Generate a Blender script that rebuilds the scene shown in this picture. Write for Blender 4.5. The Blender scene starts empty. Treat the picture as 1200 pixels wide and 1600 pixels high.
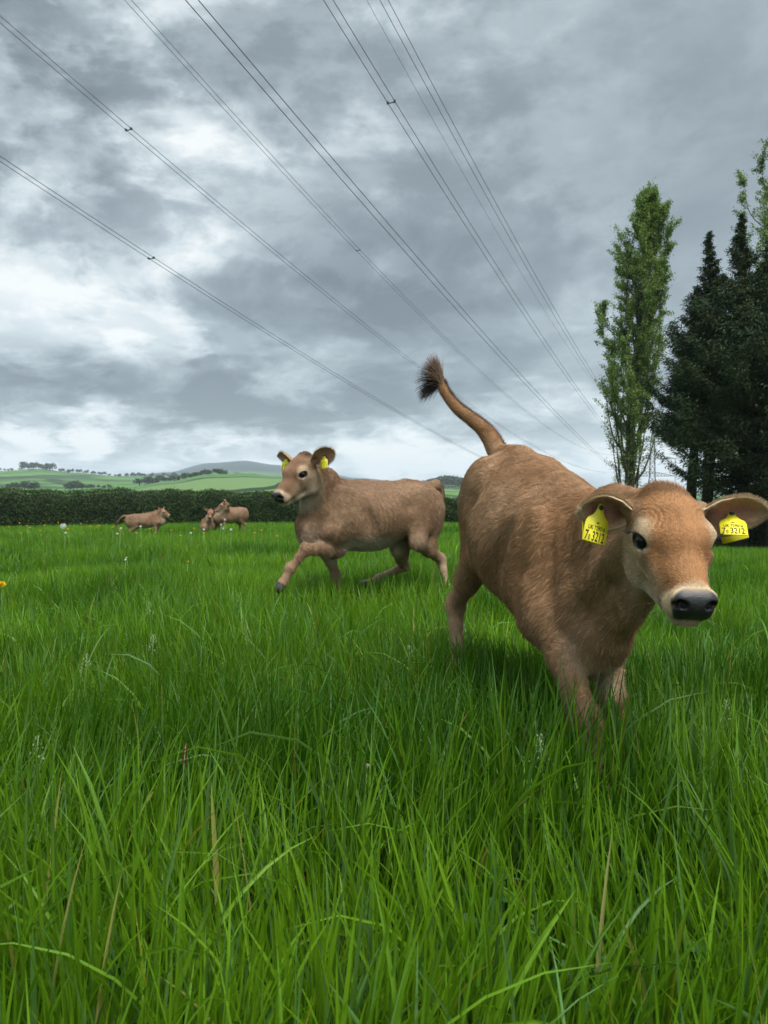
import bpy, math, random
import numpy as np
from mathutils import Vector, Matrix

random.seed(7)
rng = np.random.default_rng(7)
def want(k): return True
scene = bpy.context.scene
col = scene.collection

# ------------------------------------------------------------------ camera
F = 1155.0                      # focal length in pixels of the 1200x1600 photograph
CAM_H = 0.85
PITCH = math.atan(35.0 / F)
cam_d = bpy.data.cameras.new('camera')
cam = bpy.data.objects.new('camera', cam_d)
col.objects.link(cam)
cam.location = (0, 0, CAM_H)
cam.rotation_euler = (math.pi / 2 - PITCH, 0, 0)
cam_d.sensor_fit = 'VERTICAL'
cam_d.sensor_height = 36.0
cam_d.lens = 36.0 * F / 1600.0
cam_d.clip_start = 0.02
cam_d.clip_end = 30000
cam_d.dof.use_dof = True
cam_d.dof.focus_distance = 1.9
cam_d.dof.aperture_fstop = 11.0
scene.camera = cam

def at(u, v, D):
    """world point seen at photo pixel (u, v) whose y coordinate is D"""
    dx, dz = (u - 600) / F, (800 - v) / F
    f = np.array([0, math.cos(PITCH), -math.sin(PITCH)])
    up = np.array([0, math.sin(PITCH), math.cos(PITCH)])
    d = np.array([1.0, 0, 0]) * dx + up * dz + f
    return np.array([0, 0, CAM_H]) + d * (D / d[1])

# ------------------------------------------------------------------ world, sun, exposure
scene.view_settings.view_transform = 'Standard'
scene.view_settings.look = 'None'
scene.view_settings.exposure = 1.2
scene.view_settings.gamma = 1.0
SUN_EL, SUN_AZ = math.radians(60), math.radians(155)     # azimuth from +y towards +x
world = bpy.data.worlds.new('World')
scene.world = world
world.use_nodes = True
class NT:
    """small helper for building node trees"""
    def __init__(s, t): s.t = t; s.n = t.nodes; s.l = t.links
    def node(s, typ, **kw):
        n = s.n.new(typ)
        for k, v in kw.items(): setattr(n, k, v)
        return n
    def link(s, a, b): s.l.new(a, b)
    def put(s, sock, v):
        if hasattr(v, 'links') or hasattr(v, 'is_output'): s.l.new(v, sock)
        else: sock.default_value = v
    def m(s, op, a, b=None, c=None, clamp=False):
        n = s.n.new('ShaderNodeMath'); n.operation = op; n.use_clamp = clamp
        s.put(n.inputs[0], a)
        if b is not None: s.put(n.inputs[1], b)
        if c is not None: s.put(n.inputs[2], c)
        return n.outputs[0]
    def mix(s, f, a, b, blend='MIX'):
        n = s.n.new('ShaderNodeMix'); n.data_type = 'RGBA'; n.blend_type = blend
        s.put(n.inputs[0], f)
        s.put(n.inputs[6], a if not isinstance(a, tuple) else (*a, 1)[:4])
        s.put(n.inputs[7], b if not isinstance(b, tuple) else (*b, 1)[:4])
        return n.outputs[2]
    def noise(s, vec, scale, detail=6, rough=.55, dist=0.0, dims='3D', out=0):
        n = s.n.new('ShaderNodeTexNoise'); n.noise_dimensions = dims
        if vec is not None: s.l.new(vec, n.inputs['Vector'])
        n.inputs['Scale'].default_value = scale; n.inputs['Detail'].default_value = detail
        n.inputs['Roughness'].default_value = rough; n.inputs['Distortion'].default_value = dist
        return n.outputs[out]
    def ramp(s, f, stops, interp='LINEAR'):
        n = s.n.new('ShaderNodeValToRGB'); s.l.new(f, n.inputs[0])
        e = n.color_ramp.elements; n.color_ramp.interpolation = interp
        while len(e) > 1: e.remove(e[-1])
        e[0].position = stops[0][0]; e[0].color = (*stops[0][1], 1)
        for p, c in stops[1:]:
            k = e.new(p); k.color = (*c, 1)
        return n.outputs[0]

def build_world():
    w = NT(world.node_tree); w.n.clear()
    out = w.node('ShaderNodeOutputWorld'); bg = w.node('ShaderNodeBackground')
    w.link(bg.outputs[0], out.inputs[0])
    tc = w.node('ShaderNodeTexCoord')
    sky = w.node('ShaderNodeTexSky', sky_type='NISHITA', sun_disc=False,
                 sun_elevation=SUN_EL, sun_rotation=SUN_AZ)
    nrm = w.node('ShaderNodeVectorMath', operation='NORMALIZE'); w.link(tc.outputs['Generated'], nrm.inputs[0])
    D = nrm.outputs[0]
    sep = w.node('ShaderNodeSeparateXYZ'); w.link(D, sep.inputs[0])
    x, y, z = sep.outputs
    # cloud sheet coordinates: direction hit on a flat layer overhead, kept finite at the horizon
    zz = w.m('ADD', w.m('MAXIMUM', z, 0.0), 0.10)
    cv = w.node('ShaderNodeCombineXYZ')
    w.link(w.m('DIVIDE', x, zz), cv.inputs[0]); w.link(w.m('DIVIDE', y, zz), cv.inputs[1]); cv.inputs[2].default_value = 3.1
    P = cv.outputs[0]
    # angular coordinates in degrees, bent by noise so no cloud bank has a clean edge
    wn = w.noise(P, 0.55, 4, .55, out=1)
    ws = w.node('ShaderNodeSeparateXYZ'); w.link(wn, ws.inputs[0])
    az = w.m('MULTIPLY', w.m('ARCTAN2', x, y), 57.2958)
    el = w.m('MULTIPLY', w.m('ARCSINE', z), 57.2958)
    azw = w.m('ADD', az, w.m('MULTIPLY', w.m('SUBTRACT', ws.outputs[0], .5), 22.0))
    elw = w.m('ADD', el, w.m('MULTIPLY', w.m('SUBTRACT', ws.outputs[1], .5), w.m('MULTIPLY_ADD', el, .35, 2.0)))
    def blob(u, v, su, sv, amp):
        a0 = math.degrees(math.atan((u - 600) / F)); e0 = math.degrees(math.atan((765 - v) / F * math.cos(math.radians(a0))))
        sa, se = math.degrees(su / F), math.degrees(sv / F)
        p = w.m('POWER', w.m('DIVIDE', w.m('SUBTRACT', azw, a0), sa), 2)
        q = w.m('POWER', w.m('DIVIDE', w.m('SUBTRACT', elw, e0), se), 2)
        return w.m('MULTIPLY', w.m('EXPONENT', w.m('MULTIPLY', w.m('ADD', p, q), -1.0)), amp)
    tot = None
    for b in BLOBS:
        k = blob(*b); tot = k if tot is None else w.m('ADD', tot, k)
    n1 = w.noise(P, 0.9, 8, .56, .25)
    def stretched(sx, sz, sc, det, rough, dist):
        mp = w.node('ShaderNodeVectorMath', operation='MULTIPLY_ADD'); w.link(D, mp.inputs[0]); mp.inputs[1].default_value = (sx, sx, sz)
        w.link(wn, mp.inputs[2]); return w.noise(mp.outputs[0], sc, det, rough, dist)
    def sharp(n, a, b):
        k = w.node('ShaderNodeMapRange', interpolation_type='SMOOTHSTEP'); w.link(n, k.inputs[0]); k.inputs[1].default_value = a; k.inputs[2].default_value = b; return k.outputs[0]
    puff = sharp(stretched(3.4, 6.6, 1.5, 10, .58, .10), .42, .60)          # lumps of cloud with ragged edges
    puff2 = sharp(stretched(9, 20, 1.3, 10, .62, .1), .40, .64)           # small cumulus rows low down
    puff3 = sharp(stretched(8, 15, 1.5, 10, .60, .1), .40, .62)
    fine = w.noise(P, 4.5, 8, .62, .2)
    low = w.m('SUBTRACT', 1.0, w.m('DIVIDE', el, 11.0), clamp=True)     # 1 at the horizon, 0 above 11 degrees
    left = w.m('MULTIPLY_ADD', az, -.022, .62, clamp=True)                 # the lumpier half of the sky
    v = w.m('ADD', tot, w.m('MULTIPLY', w.m('SUBTRACT', n1, .5), 0.45))
    v = w.m('ADD', v, w.m('MULTIPLY', w.m('SUBTRACT', puff, .5), w.m('MULTIPLY_ADD', left, .38, .07)))
    v = w.m('ADD', v, w.m('MULTIPLY', w.m('SUBTRACT', fine, .5), 0.08))
    v = w.m('ADD', v, w.m('MULTIPLY', w.m('SUBTRACT', puff3, .5), w.m('MULTIPLY_ADD', left, .20, .03)))
    v = w.m('ADD', v, w.m('MULTIPLY', w.m('MULTIPLY', w.m('SUBTRACT', puff2, .50), .75), low))
    v = w.m('ADD', v, 0.38)
    colr = w.ramp(v, [(0.0, (.074, .090, .098)), (.25, (.116, .140, .151)), (.5, (.195, .228, .242)),
                      (.75, (.310, .345, .358)), (1.0, (.43, .445, .44))])
    # thin parts of the sheet let the blue sky tint them
    skyc = w.mix(1.0, sky.outputs[0], (0.10, 0.10, 0.10), 'MULTIPLY')
    c = w.mix(0.06, colr, skyc)
    # unseen sky boosted overhead towards the hidden sun, and behind camera, for extra light
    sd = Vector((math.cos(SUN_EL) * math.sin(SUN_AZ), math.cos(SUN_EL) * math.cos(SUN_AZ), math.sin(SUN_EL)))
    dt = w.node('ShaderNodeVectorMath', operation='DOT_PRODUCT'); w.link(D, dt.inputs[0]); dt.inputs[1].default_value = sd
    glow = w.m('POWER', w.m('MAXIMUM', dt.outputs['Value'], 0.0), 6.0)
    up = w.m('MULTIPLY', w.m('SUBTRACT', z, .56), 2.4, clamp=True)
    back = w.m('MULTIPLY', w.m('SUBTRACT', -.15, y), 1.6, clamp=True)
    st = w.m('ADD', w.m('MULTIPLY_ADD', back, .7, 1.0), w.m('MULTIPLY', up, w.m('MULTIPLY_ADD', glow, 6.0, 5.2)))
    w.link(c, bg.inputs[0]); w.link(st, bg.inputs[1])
# bright (+) and dark (-) cloud banks: photo position of their centre, spread, weight
BLOBS = [(120, 420, 260, 100, .27), (330, 300, 110, 110, .30), (60, 480, 200, 60, .18), (270, 220, 80, 50, .22), (230, 90, 80, 40, .16), (330, 420, 90, 50, .2),
         (60, 130, 150, 80, -.12), (620, 470, 200, 80, -.20), (1000, 200, 420, 240, -.06), (500, 230, 90, 110, .16), (860, 130, 60, 90, .06), (130, 540, 90, 26, .16),
         (330, 130, 90, 40, -.12), (180, 580, 200, 28, -.22), (330, 625, 420, 30, -.30), (640, 570, 110, 50, -.12),
         (650, 40, 700, 110, .11), (600, 726, 1300, 36, .74), (940, 570, 90, 100, .26), (800, 665, 170, 30, .2), (700, 600, 50, 50, .14), (610, 682, 70, 10, -.22), (130, 650, 160, 22, .30), (440, 690, 200, 16, .2)]
build_world()
world.cycles.sampling_method = 'MANUAL'
world.cycles.sample_map_resolution = 512

sun_d = bpy.data.lights.new('sun', 'SUN'); sun = bpy.data.objects.new('sun', sun_d); col.objects.link(sun)
sun_d.energy = 1.5; sun_d.angle = math.radians(14); sun_d.color = (1.0, .965, .91)
sdir = Vector((math.cos(SUN_EL) * math.sin(SUN_AZ), math.cos(SUN_EL) * math.cos(SUN_AZ), math.sin(SUN_EL)))
sun.rotation_euler = sdir.to_track_quat('Z', 'Y').to_euler()

scene.cycles.use_denoising = True
scene.cycles.max_bounces = 8
scene.cycles.diffuse_bounces = 3
scene.cycles.glossy_bounces = 2
scene.cycles.transmission_bounces = 4
scene.cycles.transparent_max_bounces = 4
scene.cycles.volume_bounces = 0
scene.cycles.caustics_reflective = False
scene.cycles.caustics_refractive = False
scene.cycles_curves.shape = 'RIBBONS'
scene.cycles_curves.subdivisions = 1

# ------------------------------------------------------------------ helpers
def tag(o, label=None, cat=None, group=None, kind=None):
    if label: o['label'] = label
    if cat: o['category'] = cat
    if group: o['group'] = group
    if kind: o['kind'] = kind
    return o
def empty(name, loc, parent=None):
    o = bpy.data.objects.new(name, None); col.objects.link(o); o.location = loc; o.empty_display_size = .1
    if parent: o.parent = parent
    return o
def mesh_obj(name, V, Fc, mat, parent=None, loc=None, smooth=False, attrs=None, link=True):
    """V (n,3) float, Fc: (m,k) int array, or a list of such arrays; vertices are given in world space"""
    me = bpy.data.meshes.new(name)
    V = np.asarray(V, np.float32)
    off = np.zeros(3, np.float32)
    if parent is not None: off = np.array(parent.matrix_world_loc if hasattr(parent, 'matrix_world_loc') else parent.location, np.float32)
    elif loc is not None: off = np.asarray(loc, np.float32)
    Fl = Fc if isinstance(Fc, list) else [Fc]
    Fl = [np.asarray(f, np.int32) for f in Fl if len(f)]
    me.vertices.add(len(V)); me.vertices.foreach_set('co', (V - off).ravel())
    nl = sum(f.size for f in Fl); nf = sum(len(f) for f in Fl)
    me.loops.add(nl); me.polygons.add(nf)
    me.loops.foreach_set('vertex_index', np.concatenate([f.ravel() for f in Fl]))
    tot = np.concatenate([np.full(len(f), f.shape[1], np.int32) for f in Fl])
    st = np.concatenate([[0], np.cumsum(tot)[:-1]]).astype(np.int32)
    me.polygons.foreach_set('loop_start', st)
    if smooth: me.polygons.foreach_set('use_smooth', np.ones(nf, bool))
    me.update(calc_edges=True)
    for k, a in (attrs or {}).items():
        at_ = me.color_attributes.new(k, 'FLOAT_COLOR', 'POINT')
        c4 = np.ones((len(V), 4), np.float32); c4[:, :3] = a
        at_.data.foreach_set('color', c4.ravel())
    if mat is not None:
        for m_ in (mat if isinstance(mat, (list, tuple)) else [mat]): me.materials.append(m_)
    o = bpy.data.objects.new(name, me)
    if link: col.objects.link(o)
    if parent is not None: o.parent = parent
    elif loc is not None: o.location = loc
    return o
class MB:
    """collects pieces of mesh; every build() makes one object"""
    def __init__(s): s.V = []; s.Q = []; s.T = []; s.n = 0
    def add(s, V, Q=None, T=None):
        V = np.asarray(V, float).reshape(-1, 3)
        if Q is not None and len(Q): s.Q.append(np.asarray(Q, int) + s.n)
        if T is not None and len(T): s.T.append(np.asarray(T, int) + s.n)
        s.V.append(V); s.n += len(V)
    def tube(s, pts, rad, n=6, caps=True):
        pts = np.asarray(pts, float); m = len(pts)
        rad = np.broadcast_to(np.asarray(rad, float), (m,))
        tg = np.gradient(pts, axis=0); tg /= np.linalg.norm(tg, axis=1)[:, None] + 1e-12
        ref = np.array([0, 0, 1.0]) if abs(tg[0][2]) < .9 else np.array([1.0, 0, 0])
        a = np.cross(tg, ref); a /= np.linalg.norm(a, axis=1)[:, None] + 1e-12
        b = np.cross(tg, a)
        th = np.arange(n) / n * 2 * math.pi
        V = pts[:, None] + rad[:, None, None] * (np.cos(th)[None, :, None] * a[:, None] + np.sin(th)[None, :, None] * b[:, None])
        i = np.arange(m - 1)[:, None] * n; j = np.arange(n)[None]
        Q = np.stack([i + j, i + (j + 1) % n, i + n + (j + 1) % n, i + n + j], -1).reshape(-1, 4)
        V = V.reshape(-1, 3); T = None
        if caps:
            V = np.vstack([V, pts[:1], pts[-1:]]); c0, c1 = m * n, m * n + 1
            jj = np.arange(n)
            T = np.concatenate([np.stack([(jj + 1) % n, jj, np.full(n, c0)], -1), np.stack([(m - 1) * n + jj, (m - 1) * n + (jj + 1) % n, np.full(n, c1)], -1)])
        s.add(V, Q, T)
    def box(s, c, h, R=None):
        c = np.asarray(c, float); h = np.asarray(h, float)
        V = np.array([[x, y, z] for x in (-1, 1) for y in (-1, 1) for z in (-1, 1)], float) * h
        if R is not None: V = V @ np.asarray(R).T
        s.add(V + c, [[0, 1, 3, 2], [4, 6, 7, 5], [0, 4, 5, 1], [2, 3, 7, 6], [0, 2, 6, 4], [1, 5, 7, 3]])
    def sphere(s, c, r, n=12, m=8):
        c = np.asarray(c, float); r = np.broadcast_to(np.asarray(r, float), (3,))
        th = np.arange(n) / n * 2 * math.pi; ph = np.linspace(0, math.pi, m + 1)[1:-1]
        V = [[math.sin(p) * math.cos(t), math.sin(p) * math.sin(t), math.cos(p)] for p in ph for t in th] + [[0, 0, 1], [0, 0, -1]]
        i = np.arange(m - 2)[:, None] * n; j = np.arange(n)[None]
        Q = np.stack([i + j, i + n + j, i + n + (j + 1) % n, i + (j + 1) % n], -1).reshape(-1, 4)
        k = (m - 1) * n; jj = np.arange(n)
        T = np.concatenate([np.stack([jj, (jj + 1) % n, np.full(n, k)], -1), np.stack([k - n + (jj + 1) % n, k - n + jj, np.full(n, k + 1)], -1)])
        s.add(np.array(V) * r + c, Q, T)
    def build(s, name, mat, parent=None, loc=None, smooth=False, link=True, attrs=None):
        V = np.vstack(s.V); Fc = []
        if s.Q: Fc.append(np.vstack(s.Q))
        if s.T: Fc.append(np.vstack(s.T))
        return mesh_obj(name, V, Fc, mat, parent, loc, smooth, attrs, link)
def principled(name, base=(.5, .5, .5), rough=.6, spec=.5, **kw):
    m = bpy.data.materials.new(name); m.use_nodes = True
    b = m.node_tree.nodes['Principled BSDF']
    b.inputs['Base Color'].default_value = (*base, 1); b.inputs['Roughness'].default_value = rough
    b.inputs['Specular IOR Level'].default_value = spec
    for k, v in kw.items(): b.inputs[k].default_value = v
    return m, NT(m.node_tree), b
def leafy(name, attr='Col', rough=.5, spec=.35, transl=.35, tcol=(1.0, 1.15, .55), vary=0.0):
    """diffuse + translucent leaf whose own colour comes from a per-leaf attribute"""
    m, t, b = principled(name, rough=rough, spec=spec)
    at_ = t.node('ShaderNodeAttribute', attribute_name=attr)
    t.link(at_.outputs['Color'], b.inputs['Base Color'])
    tr = t.node('ShaderNodeBsdfTranslucent')
    t.link(t.mix(1.0, at_.outputs['Color'], tcol, 'MULTIPLY'), tr.inputs[0])
    mx = t.node('ShaderNodeMixShader'); mx.inputs[0].default_value = transl
    t.link(b.outputs[0], mx.inputs[1]); t.link(tr.outputs[0], mx.inputs[2])
    t.link(mx.outputs[0], t.n['Material Output'].inputs['Surface'])
    return m
def noise_mat(name, c0, c1, scale, rough=.8, spec=.2, bump=0.0):
    m, t, b = principled(name, rough=rough, spec=spec)
    g = t.node('ShaderNodeTexCoord')
    f = t.noise(g.outputs['Object'], scale, 8, .6)
    t.link(t.ramp(f, [(.3, c0), (.7, c1)]), b.inputs['Base Color'])
    if bump:
        bp = t.node('ShaderNodeBump'); bp.inputs['Strength'].default_value = bump; bp.inputs['Distance'].default_value = .02
        t.link(f, bp.inputs['Height']); t.link(bp.outputs[0], b.inputs['Normal'])
    return m
def sstep(a, b, x):
    t = np.clip((np.asarray(x, float) - a) / (b - a), 0, 1); return t * t * (3 - 2 * t)
def unit(v): v = np.asarray(v, float); return v / (np.linalg.norm(v, axis=-1, keepdims=True) + 1e-12)
class VNoise:
    """smooth value noise, vectorised"""
    def __init__(s, seed): s.r = np.random.default_rng(seed); s.t = s.r.random((64, 64, 64)).astype(np.float32)
    def __call__(s, p):
        p = np.asarray(p, float); i = np.floor(p).astype(int); f = p - i; f = f * f * (3 - 2 * f); o = 0
        for a in (0, 1):
            for b in (0, 1):
                for c in (0, 1):
                    w_ = (f[..., 0] if a else 1 - f[..., 0]) * (f[..., 1] if b else 1 - f[..., 1]) * (f[..., 2] if c else 1 - f[..., 2])
                    o = o + w_ * s.t[(i[..., 0] + a) % 64, (i[..., 1] + b) % 64, (i[..., 2] + c) % 64]
        return o
    def fbm(s, p, n=4):
        o = 0; a = .5; tot = 0
        for k in range(n): o = o + a * s(np.asarray(p) * 2 ** k + 17.3 * k); tot += a; a *= .5
        return o / tot
VN = VNoise(3)
# ------------------------------------------------------------------ ground
# far terrain: apparent height (photo row of the land) for a set of photo columns, at a few distances
COLS_U = np.array([-500, -150, 0, 60, 110, 200, 260, 330, 380, 430, 500, 560, 640, 720, 850, 1000, 1100, 1250, 1700.])
ROWS_D = np.array([46, 90, 180, 340, 480, 620, 760, 1000, 1350, 1900, 2600, 3200, 4200, 6500, 9000.])
PROF = {
 46:   [819] * 13 + [822, 828, 836, 845, 852, 852],
 90:   [800] * 13 + [805, 812, 818, 820, 820, 820],
 180:  [790] * 13 + [795, 806, 815, 815, 812, 810],
 340:  [778, 776, 774, 774, 773, 772, 770, 768, 768, 770, 775, 780, 782, 785, 800, 812, 812, 808, 800],
 480:  [770, 768, 767, 767, 768, 766, 758, 750, 749, 751, 758, 766, 772, 778, 790, 800, 800, 795, 790],
 620:  [768, 765, 764, 765, 766, 762, 751, 740, 739, 743, 750, 760, 766, 770, 782, 790, 790, 785, 780],
 760:  [765, 760, 757, 759, 760, 761, 758, 752, 751, 752, 757, 764, 766, 766, 776, 785, 785, 780, 775],
 1000: [752, 750, 749, 748, 750, 753, 754, 752, 752, 752, 756, 760, 760, 757, 772, 780, 778, 775, 770],
 1350: [734, 734, 735, 733, 739, 745, 746, 746, 747, 748, 752, 756, 757, 757, 769, 775, 774, 771, 768],
 1900: [742, 741, 741, 742, 744, 746, 745, 744, 744, 746, 751, 756, 759, 761, 768, 772, 771, 769, 767],
 2600: [750, 748, 746, 746, 746, 744, 740, 734, 733, 737, 744, 751, 757, 760, 766, 769, 769, 767, 765],
 3200: [752, 750, 748, 748, 747, 744, 738, 723, 720, 726, 737, 747, 754, 759, 765, 768, 767, 766, 764],
 4200: [752, 751, 750, 750, 749, 747, 744, 740, 738, 740, 746, 751, 756, 760, 764, 766, 766, 765, 764],
 6500: [758, 757, 757, 757, 757, 757, 756, 756, 756, 757, 758, 760, 761, 762, 763, 764, 764, 764, 763],
 9000: [762] * 19}
PZ = np.array([[CAM_H + (765 - v) / F * D for v in PROF[int(D)]] for D in ROWS_D])
def near_h(x, y):
    r = np.hypot(x, y); t = np.where(y > .01, x / np.maximum(y, .01), np.sign(x) * 9)
    s = (r - 8.0) / 1.8
    g = -(.034 + .035 * sstep(.08, .45, t)) * 1.8 * np.where(s > 30, s, np.log1p(np.exp(np.clip(s, -30, 30))))
    g = g - .20 * np.exp(-((x + 6.9) ** 2 + (y - 21.0) ** 2) / 4.0)          # hollow the walking calf stands in
    return g + .02 * (VN(np.stack([x * .7, y * .7, x * 0], -1)) - .5) + .05 * (VN(np.stack([x * .22 + 5, y * .22, x * 0], -1)) - .5)
def far_h(x, y):
    r = np.maximum(np.hypot(x, y), 1.0)
    ang = np.arctan2(x, y)
    u = 600 + F * np.tan(np.clip(ang, -.75, .75)); u = np.clip(u, COLS_U[0], COLS_U[-1])
    Dd = np.clip(r * np.cos(np.clip(ang, -.75, .75)), ROWS_D[0], ROWS_D[-1])
    ld, lg = np.log(Dd), np.log(ROWS_D)
    i = np.clip(np.searchsorted(lg, ld) - 1, 0, len(lg) - 2); fi = (ld - lg[i]) / (lg[i + 1] - lg[i])
    j = np.clip(np.searchsorted(COLS_U, u) - 1, 0, len(COLS_U) - 2); fj = (u - COLS_U[j]) / (COLS_U[j + 1] - COLS_U[j])
    fj = fj * fj * (3 - 2 * fj)
    z = (PZ[i, j] * (1 - fi) + PZ[i + 1, j] * fi) * (1 - fj) + (PZ[i, j + 1] * (1 - fi) + PZ[i + 1, j + 1] * fi) * fj
    n = VN.fbm(np.stack([x / 90., y / 90., x * 0 + 4], -1), 4) - .5
    return z + n * np.clip(Dd / 240., 0, 5)
def ground_h(x, y):
    x = np.asarray(x, float); y = np.asarray(y, float)
    r = np.hypot(x, y); w_ = sstep(34, 60, r)
    return near_h(x, y) * (1 - w_) + far_h(x, y) * w_

def m_ground():
    m, t, b = principled('soil_and_turf', rough=.95, spec=.1)
    g = t.node('ShaderNodeNewGeometry'); pos = g.outputs['Position']
    sp = t.node('ShaderNodeSeparateXYZ'); t.link(pos, sp.inputs[0])
    ln = t.node('ShaderNodeVectorMath', operation='LENGTH'); t.link(pos, ln.inputs[0])
    dist = ln.outputs['Value']
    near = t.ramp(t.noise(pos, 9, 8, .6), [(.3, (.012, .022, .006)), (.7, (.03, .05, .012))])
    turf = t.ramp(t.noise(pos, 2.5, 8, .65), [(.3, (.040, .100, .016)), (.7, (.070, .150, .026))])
    # far farmland: bent patchwork of fields with hedges between
    w1 = t.noise(pos, .004, 3, .5, out=1)
    mv = t.node('ShaderNodeVectorMath', operation='MULTIPLY_ADD'); t.link(w1, mv.inputs[0]); mv.inputs[1].default_value = (170, 170, 0); t.link(pos, mv.inputs[2])
    fl = t.node('ShaderNodeVectorMath', operation='MULTIPLY'); t.link(mv.outputs[0], fl.inputs[0]); fl.inputs[1].default_value = (1, .62, 0)
    vo = t.node('ShaderNodeTexVoronoi', feature='F1', voronoi_dimensions='2D'); t.link(fl.outputs[0], vo.inputs['Vector']); vo.inputs['Scale'].default_value = .0075
    ve = t.node('ShaderNodeTexVoronoi', feature='DISTANCE_TO_EDGE', voronoi_dimensions='2D'); t.link(fl.outputs[0], ve.inputs['Vector']); ve.inputs['Scale'].default_value = .0075
    rnd = t.node('ShaderNodeSeparateColor'); t.link(vo.outputs['Color'], rnd.inputs[0])
    fields = t.ramp(rnd.outputs[0], [(0, (.055, .135, .028)), (.3, (.080, .185, .035)), (.5, (.105, .215, .050)), (.7, (.065, .150, .045)), (.85, (.13, .22, .08)), (1, (.17, .19, .09))])
    fields = t.mix(.35, fields, t.ramp(t.noise(pos, .05, 6, .7), [(.3, (.05, .12, .03)), (.7, (.11, .20, .05))]))
    edge = t.m('LESS_THAN', t.m('ADD', ve.outputs['Distance'], t.m('MULTIPLY', t.m('SUBTRACT', t.noise(pos, .05, 3, .6), .5), .03)), .045)
    fields = t.mix(edge, fields, (.018, .035, .014))
    wood = t.ramp(t.noise(pos, .0035, 4, .6), [(.56, (0, 0, 0)), (.60, (1, 1, 1))])
    fields = t.mix(t.m('MULTIPLY', wood, .85), fields, t.ramp(t.noise(pos, .08, 6, .7), [(.3, (.012, .028, .012)), (.7, (.04, .07, .03))]))
    moor = t.ramp(t.noise(pos, .004, 6, .6), [(.35, (.026, .044, .042)), (.65, (.050, .066, .060))])
    fields = t.mix(t.m('MULTIPLY', t.m('SUBTRACT', dist, 2100.), .002, clamp=True), fields, moor)
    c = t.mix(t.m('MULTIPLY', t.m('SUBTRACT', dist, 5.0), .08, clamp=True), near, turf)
    fields = t.mix(1.0, fields, (.80, .80, .74), 'MULTIPLY')
    c = t.mix(t.m('MULTIPLY', t.m('SUBTRACT', dist, 60.0), .02, clamp=True), c, fields)
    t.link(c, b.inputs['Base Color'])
    return m
def build_ground():
    rr = np.concatenate([[0.0], np.geomspace(.25, 50, 110), np.geomspace(52, 7000, 180)])
    a1 = np.radians(np.concatenate([np.linspace(-180, -42, 36)[:-1], np.linspace(-42, 42, 330), np.linspace(42, 180, 36)[1:-1]]))
    R, A = np.meshgrid(rr, a1, indexing='ij')
    X, Y = R * np.sin(A), R * np.cos(A)
    Z = ground_h(X, Y)
    V = np.stack([X, Y, Z], -1).reshape(-1, 3); n, k = R.shape
    i = np.arange(n - 1)[:, None] * k; j = np.arange(k)[None]; j2 = (j + 1) % k
    Q = np.stack([i + j, i + j2, i + k + j2, i + k + j], -1).reshape(-1, 4)
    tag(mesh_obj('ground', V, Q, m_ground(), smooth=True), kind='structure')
if want('ground'): build_ground()

# ------------------------------------------------------------------ grass
def blade_mesh(P, h, w, yaw, lean, curl, cols, tipcol, nseg, fold, tipmix=.35):
    """vectorised blades; P (n,3) bases; fold=True makes a V-shaped blade of two strips"""
    n = len(P); s = np.linspace(0, 1, nseg + 1)[None, :]
    d = np.stack([np.cos(yaw), np.sin(yaw), 0 * yaw], -1)                 # direction it leans to
    sd = np.stack([-np.sin(yaw), np.cos(yaw), 0 * yaw], -1)
    tw = rng.normal(0, .6, n)[:, None] * s + rng.uniform(-1.4, 1.4, n)[:, None]
    ang = lean[:, None] + curl[:, None] * s ** 1.6                          # bend from vertical
    seg = 1.0 / nseg
    am = (ang[:, 1:] + ang[:, :-1]) / 2
    oz = np.concatenate([np.zeros((n, 1)), np.cumsum(np.cos(am) * seg, 1)], 1) * h[:, None]
    od = np.concatenate([np.zeros((n, 1)), np.cumsum(np.sin(am) * seg, 1)], 1) * h[:, None]
    C = P[:, None] + d[:, None] * od[..., None]; C[..., 2] += oz
    prof = np.interp(s, [0, .12, .5, .8, .93, 1], [.55, .85, 1, .68, .34, .03])
    hw = .5 * w[:, None] * prof
    nz = np.stack([np.cos(ang)[..., None] * d[:, None] * 1.0], 0)[0]
    nrm = np.cos(ang)[..., None] * d[:, None] * -1.0; nrm[..., 2] = np.sin(ang)
    side = sd[:, None] * np.cos(tw)[..., None] + nrm * np.sin(tw)[..., None]
    front = -sd[:, None] * np.sin(tw)[..., None] + nrm * np.cos(tw)[..., None]
    k = nseg + 1
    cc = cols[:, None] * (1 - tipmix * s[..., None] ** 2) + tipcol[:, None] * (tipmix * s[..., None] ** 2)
    if fold:
        fo = front * (hw * .45)[..., None]
        V = np.stack([C - side * hw[..., None] + fo, C - fo * .3, C + side * hw[..., None] + fo], 2); a = 3
    else:
        V = np.stack([C - side * hw[..., None], C + side * hw[..., None]], 2); a = 2
    Cc = np.repeat(cc[:, :, None], a, 2)
    b = (np.arange(n) * k * a)[:, None, None] + (np.arange(nseg) * a)[None, :, None] + np.arange(a - 1)[None, None]
    Q = np.stack([b, b + 1, b + a + 1, b + a], -1).reshape(-1, 4)
    return V.reshape(-1, 3), Q, Cc.reshape(-1, 3)
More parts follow.
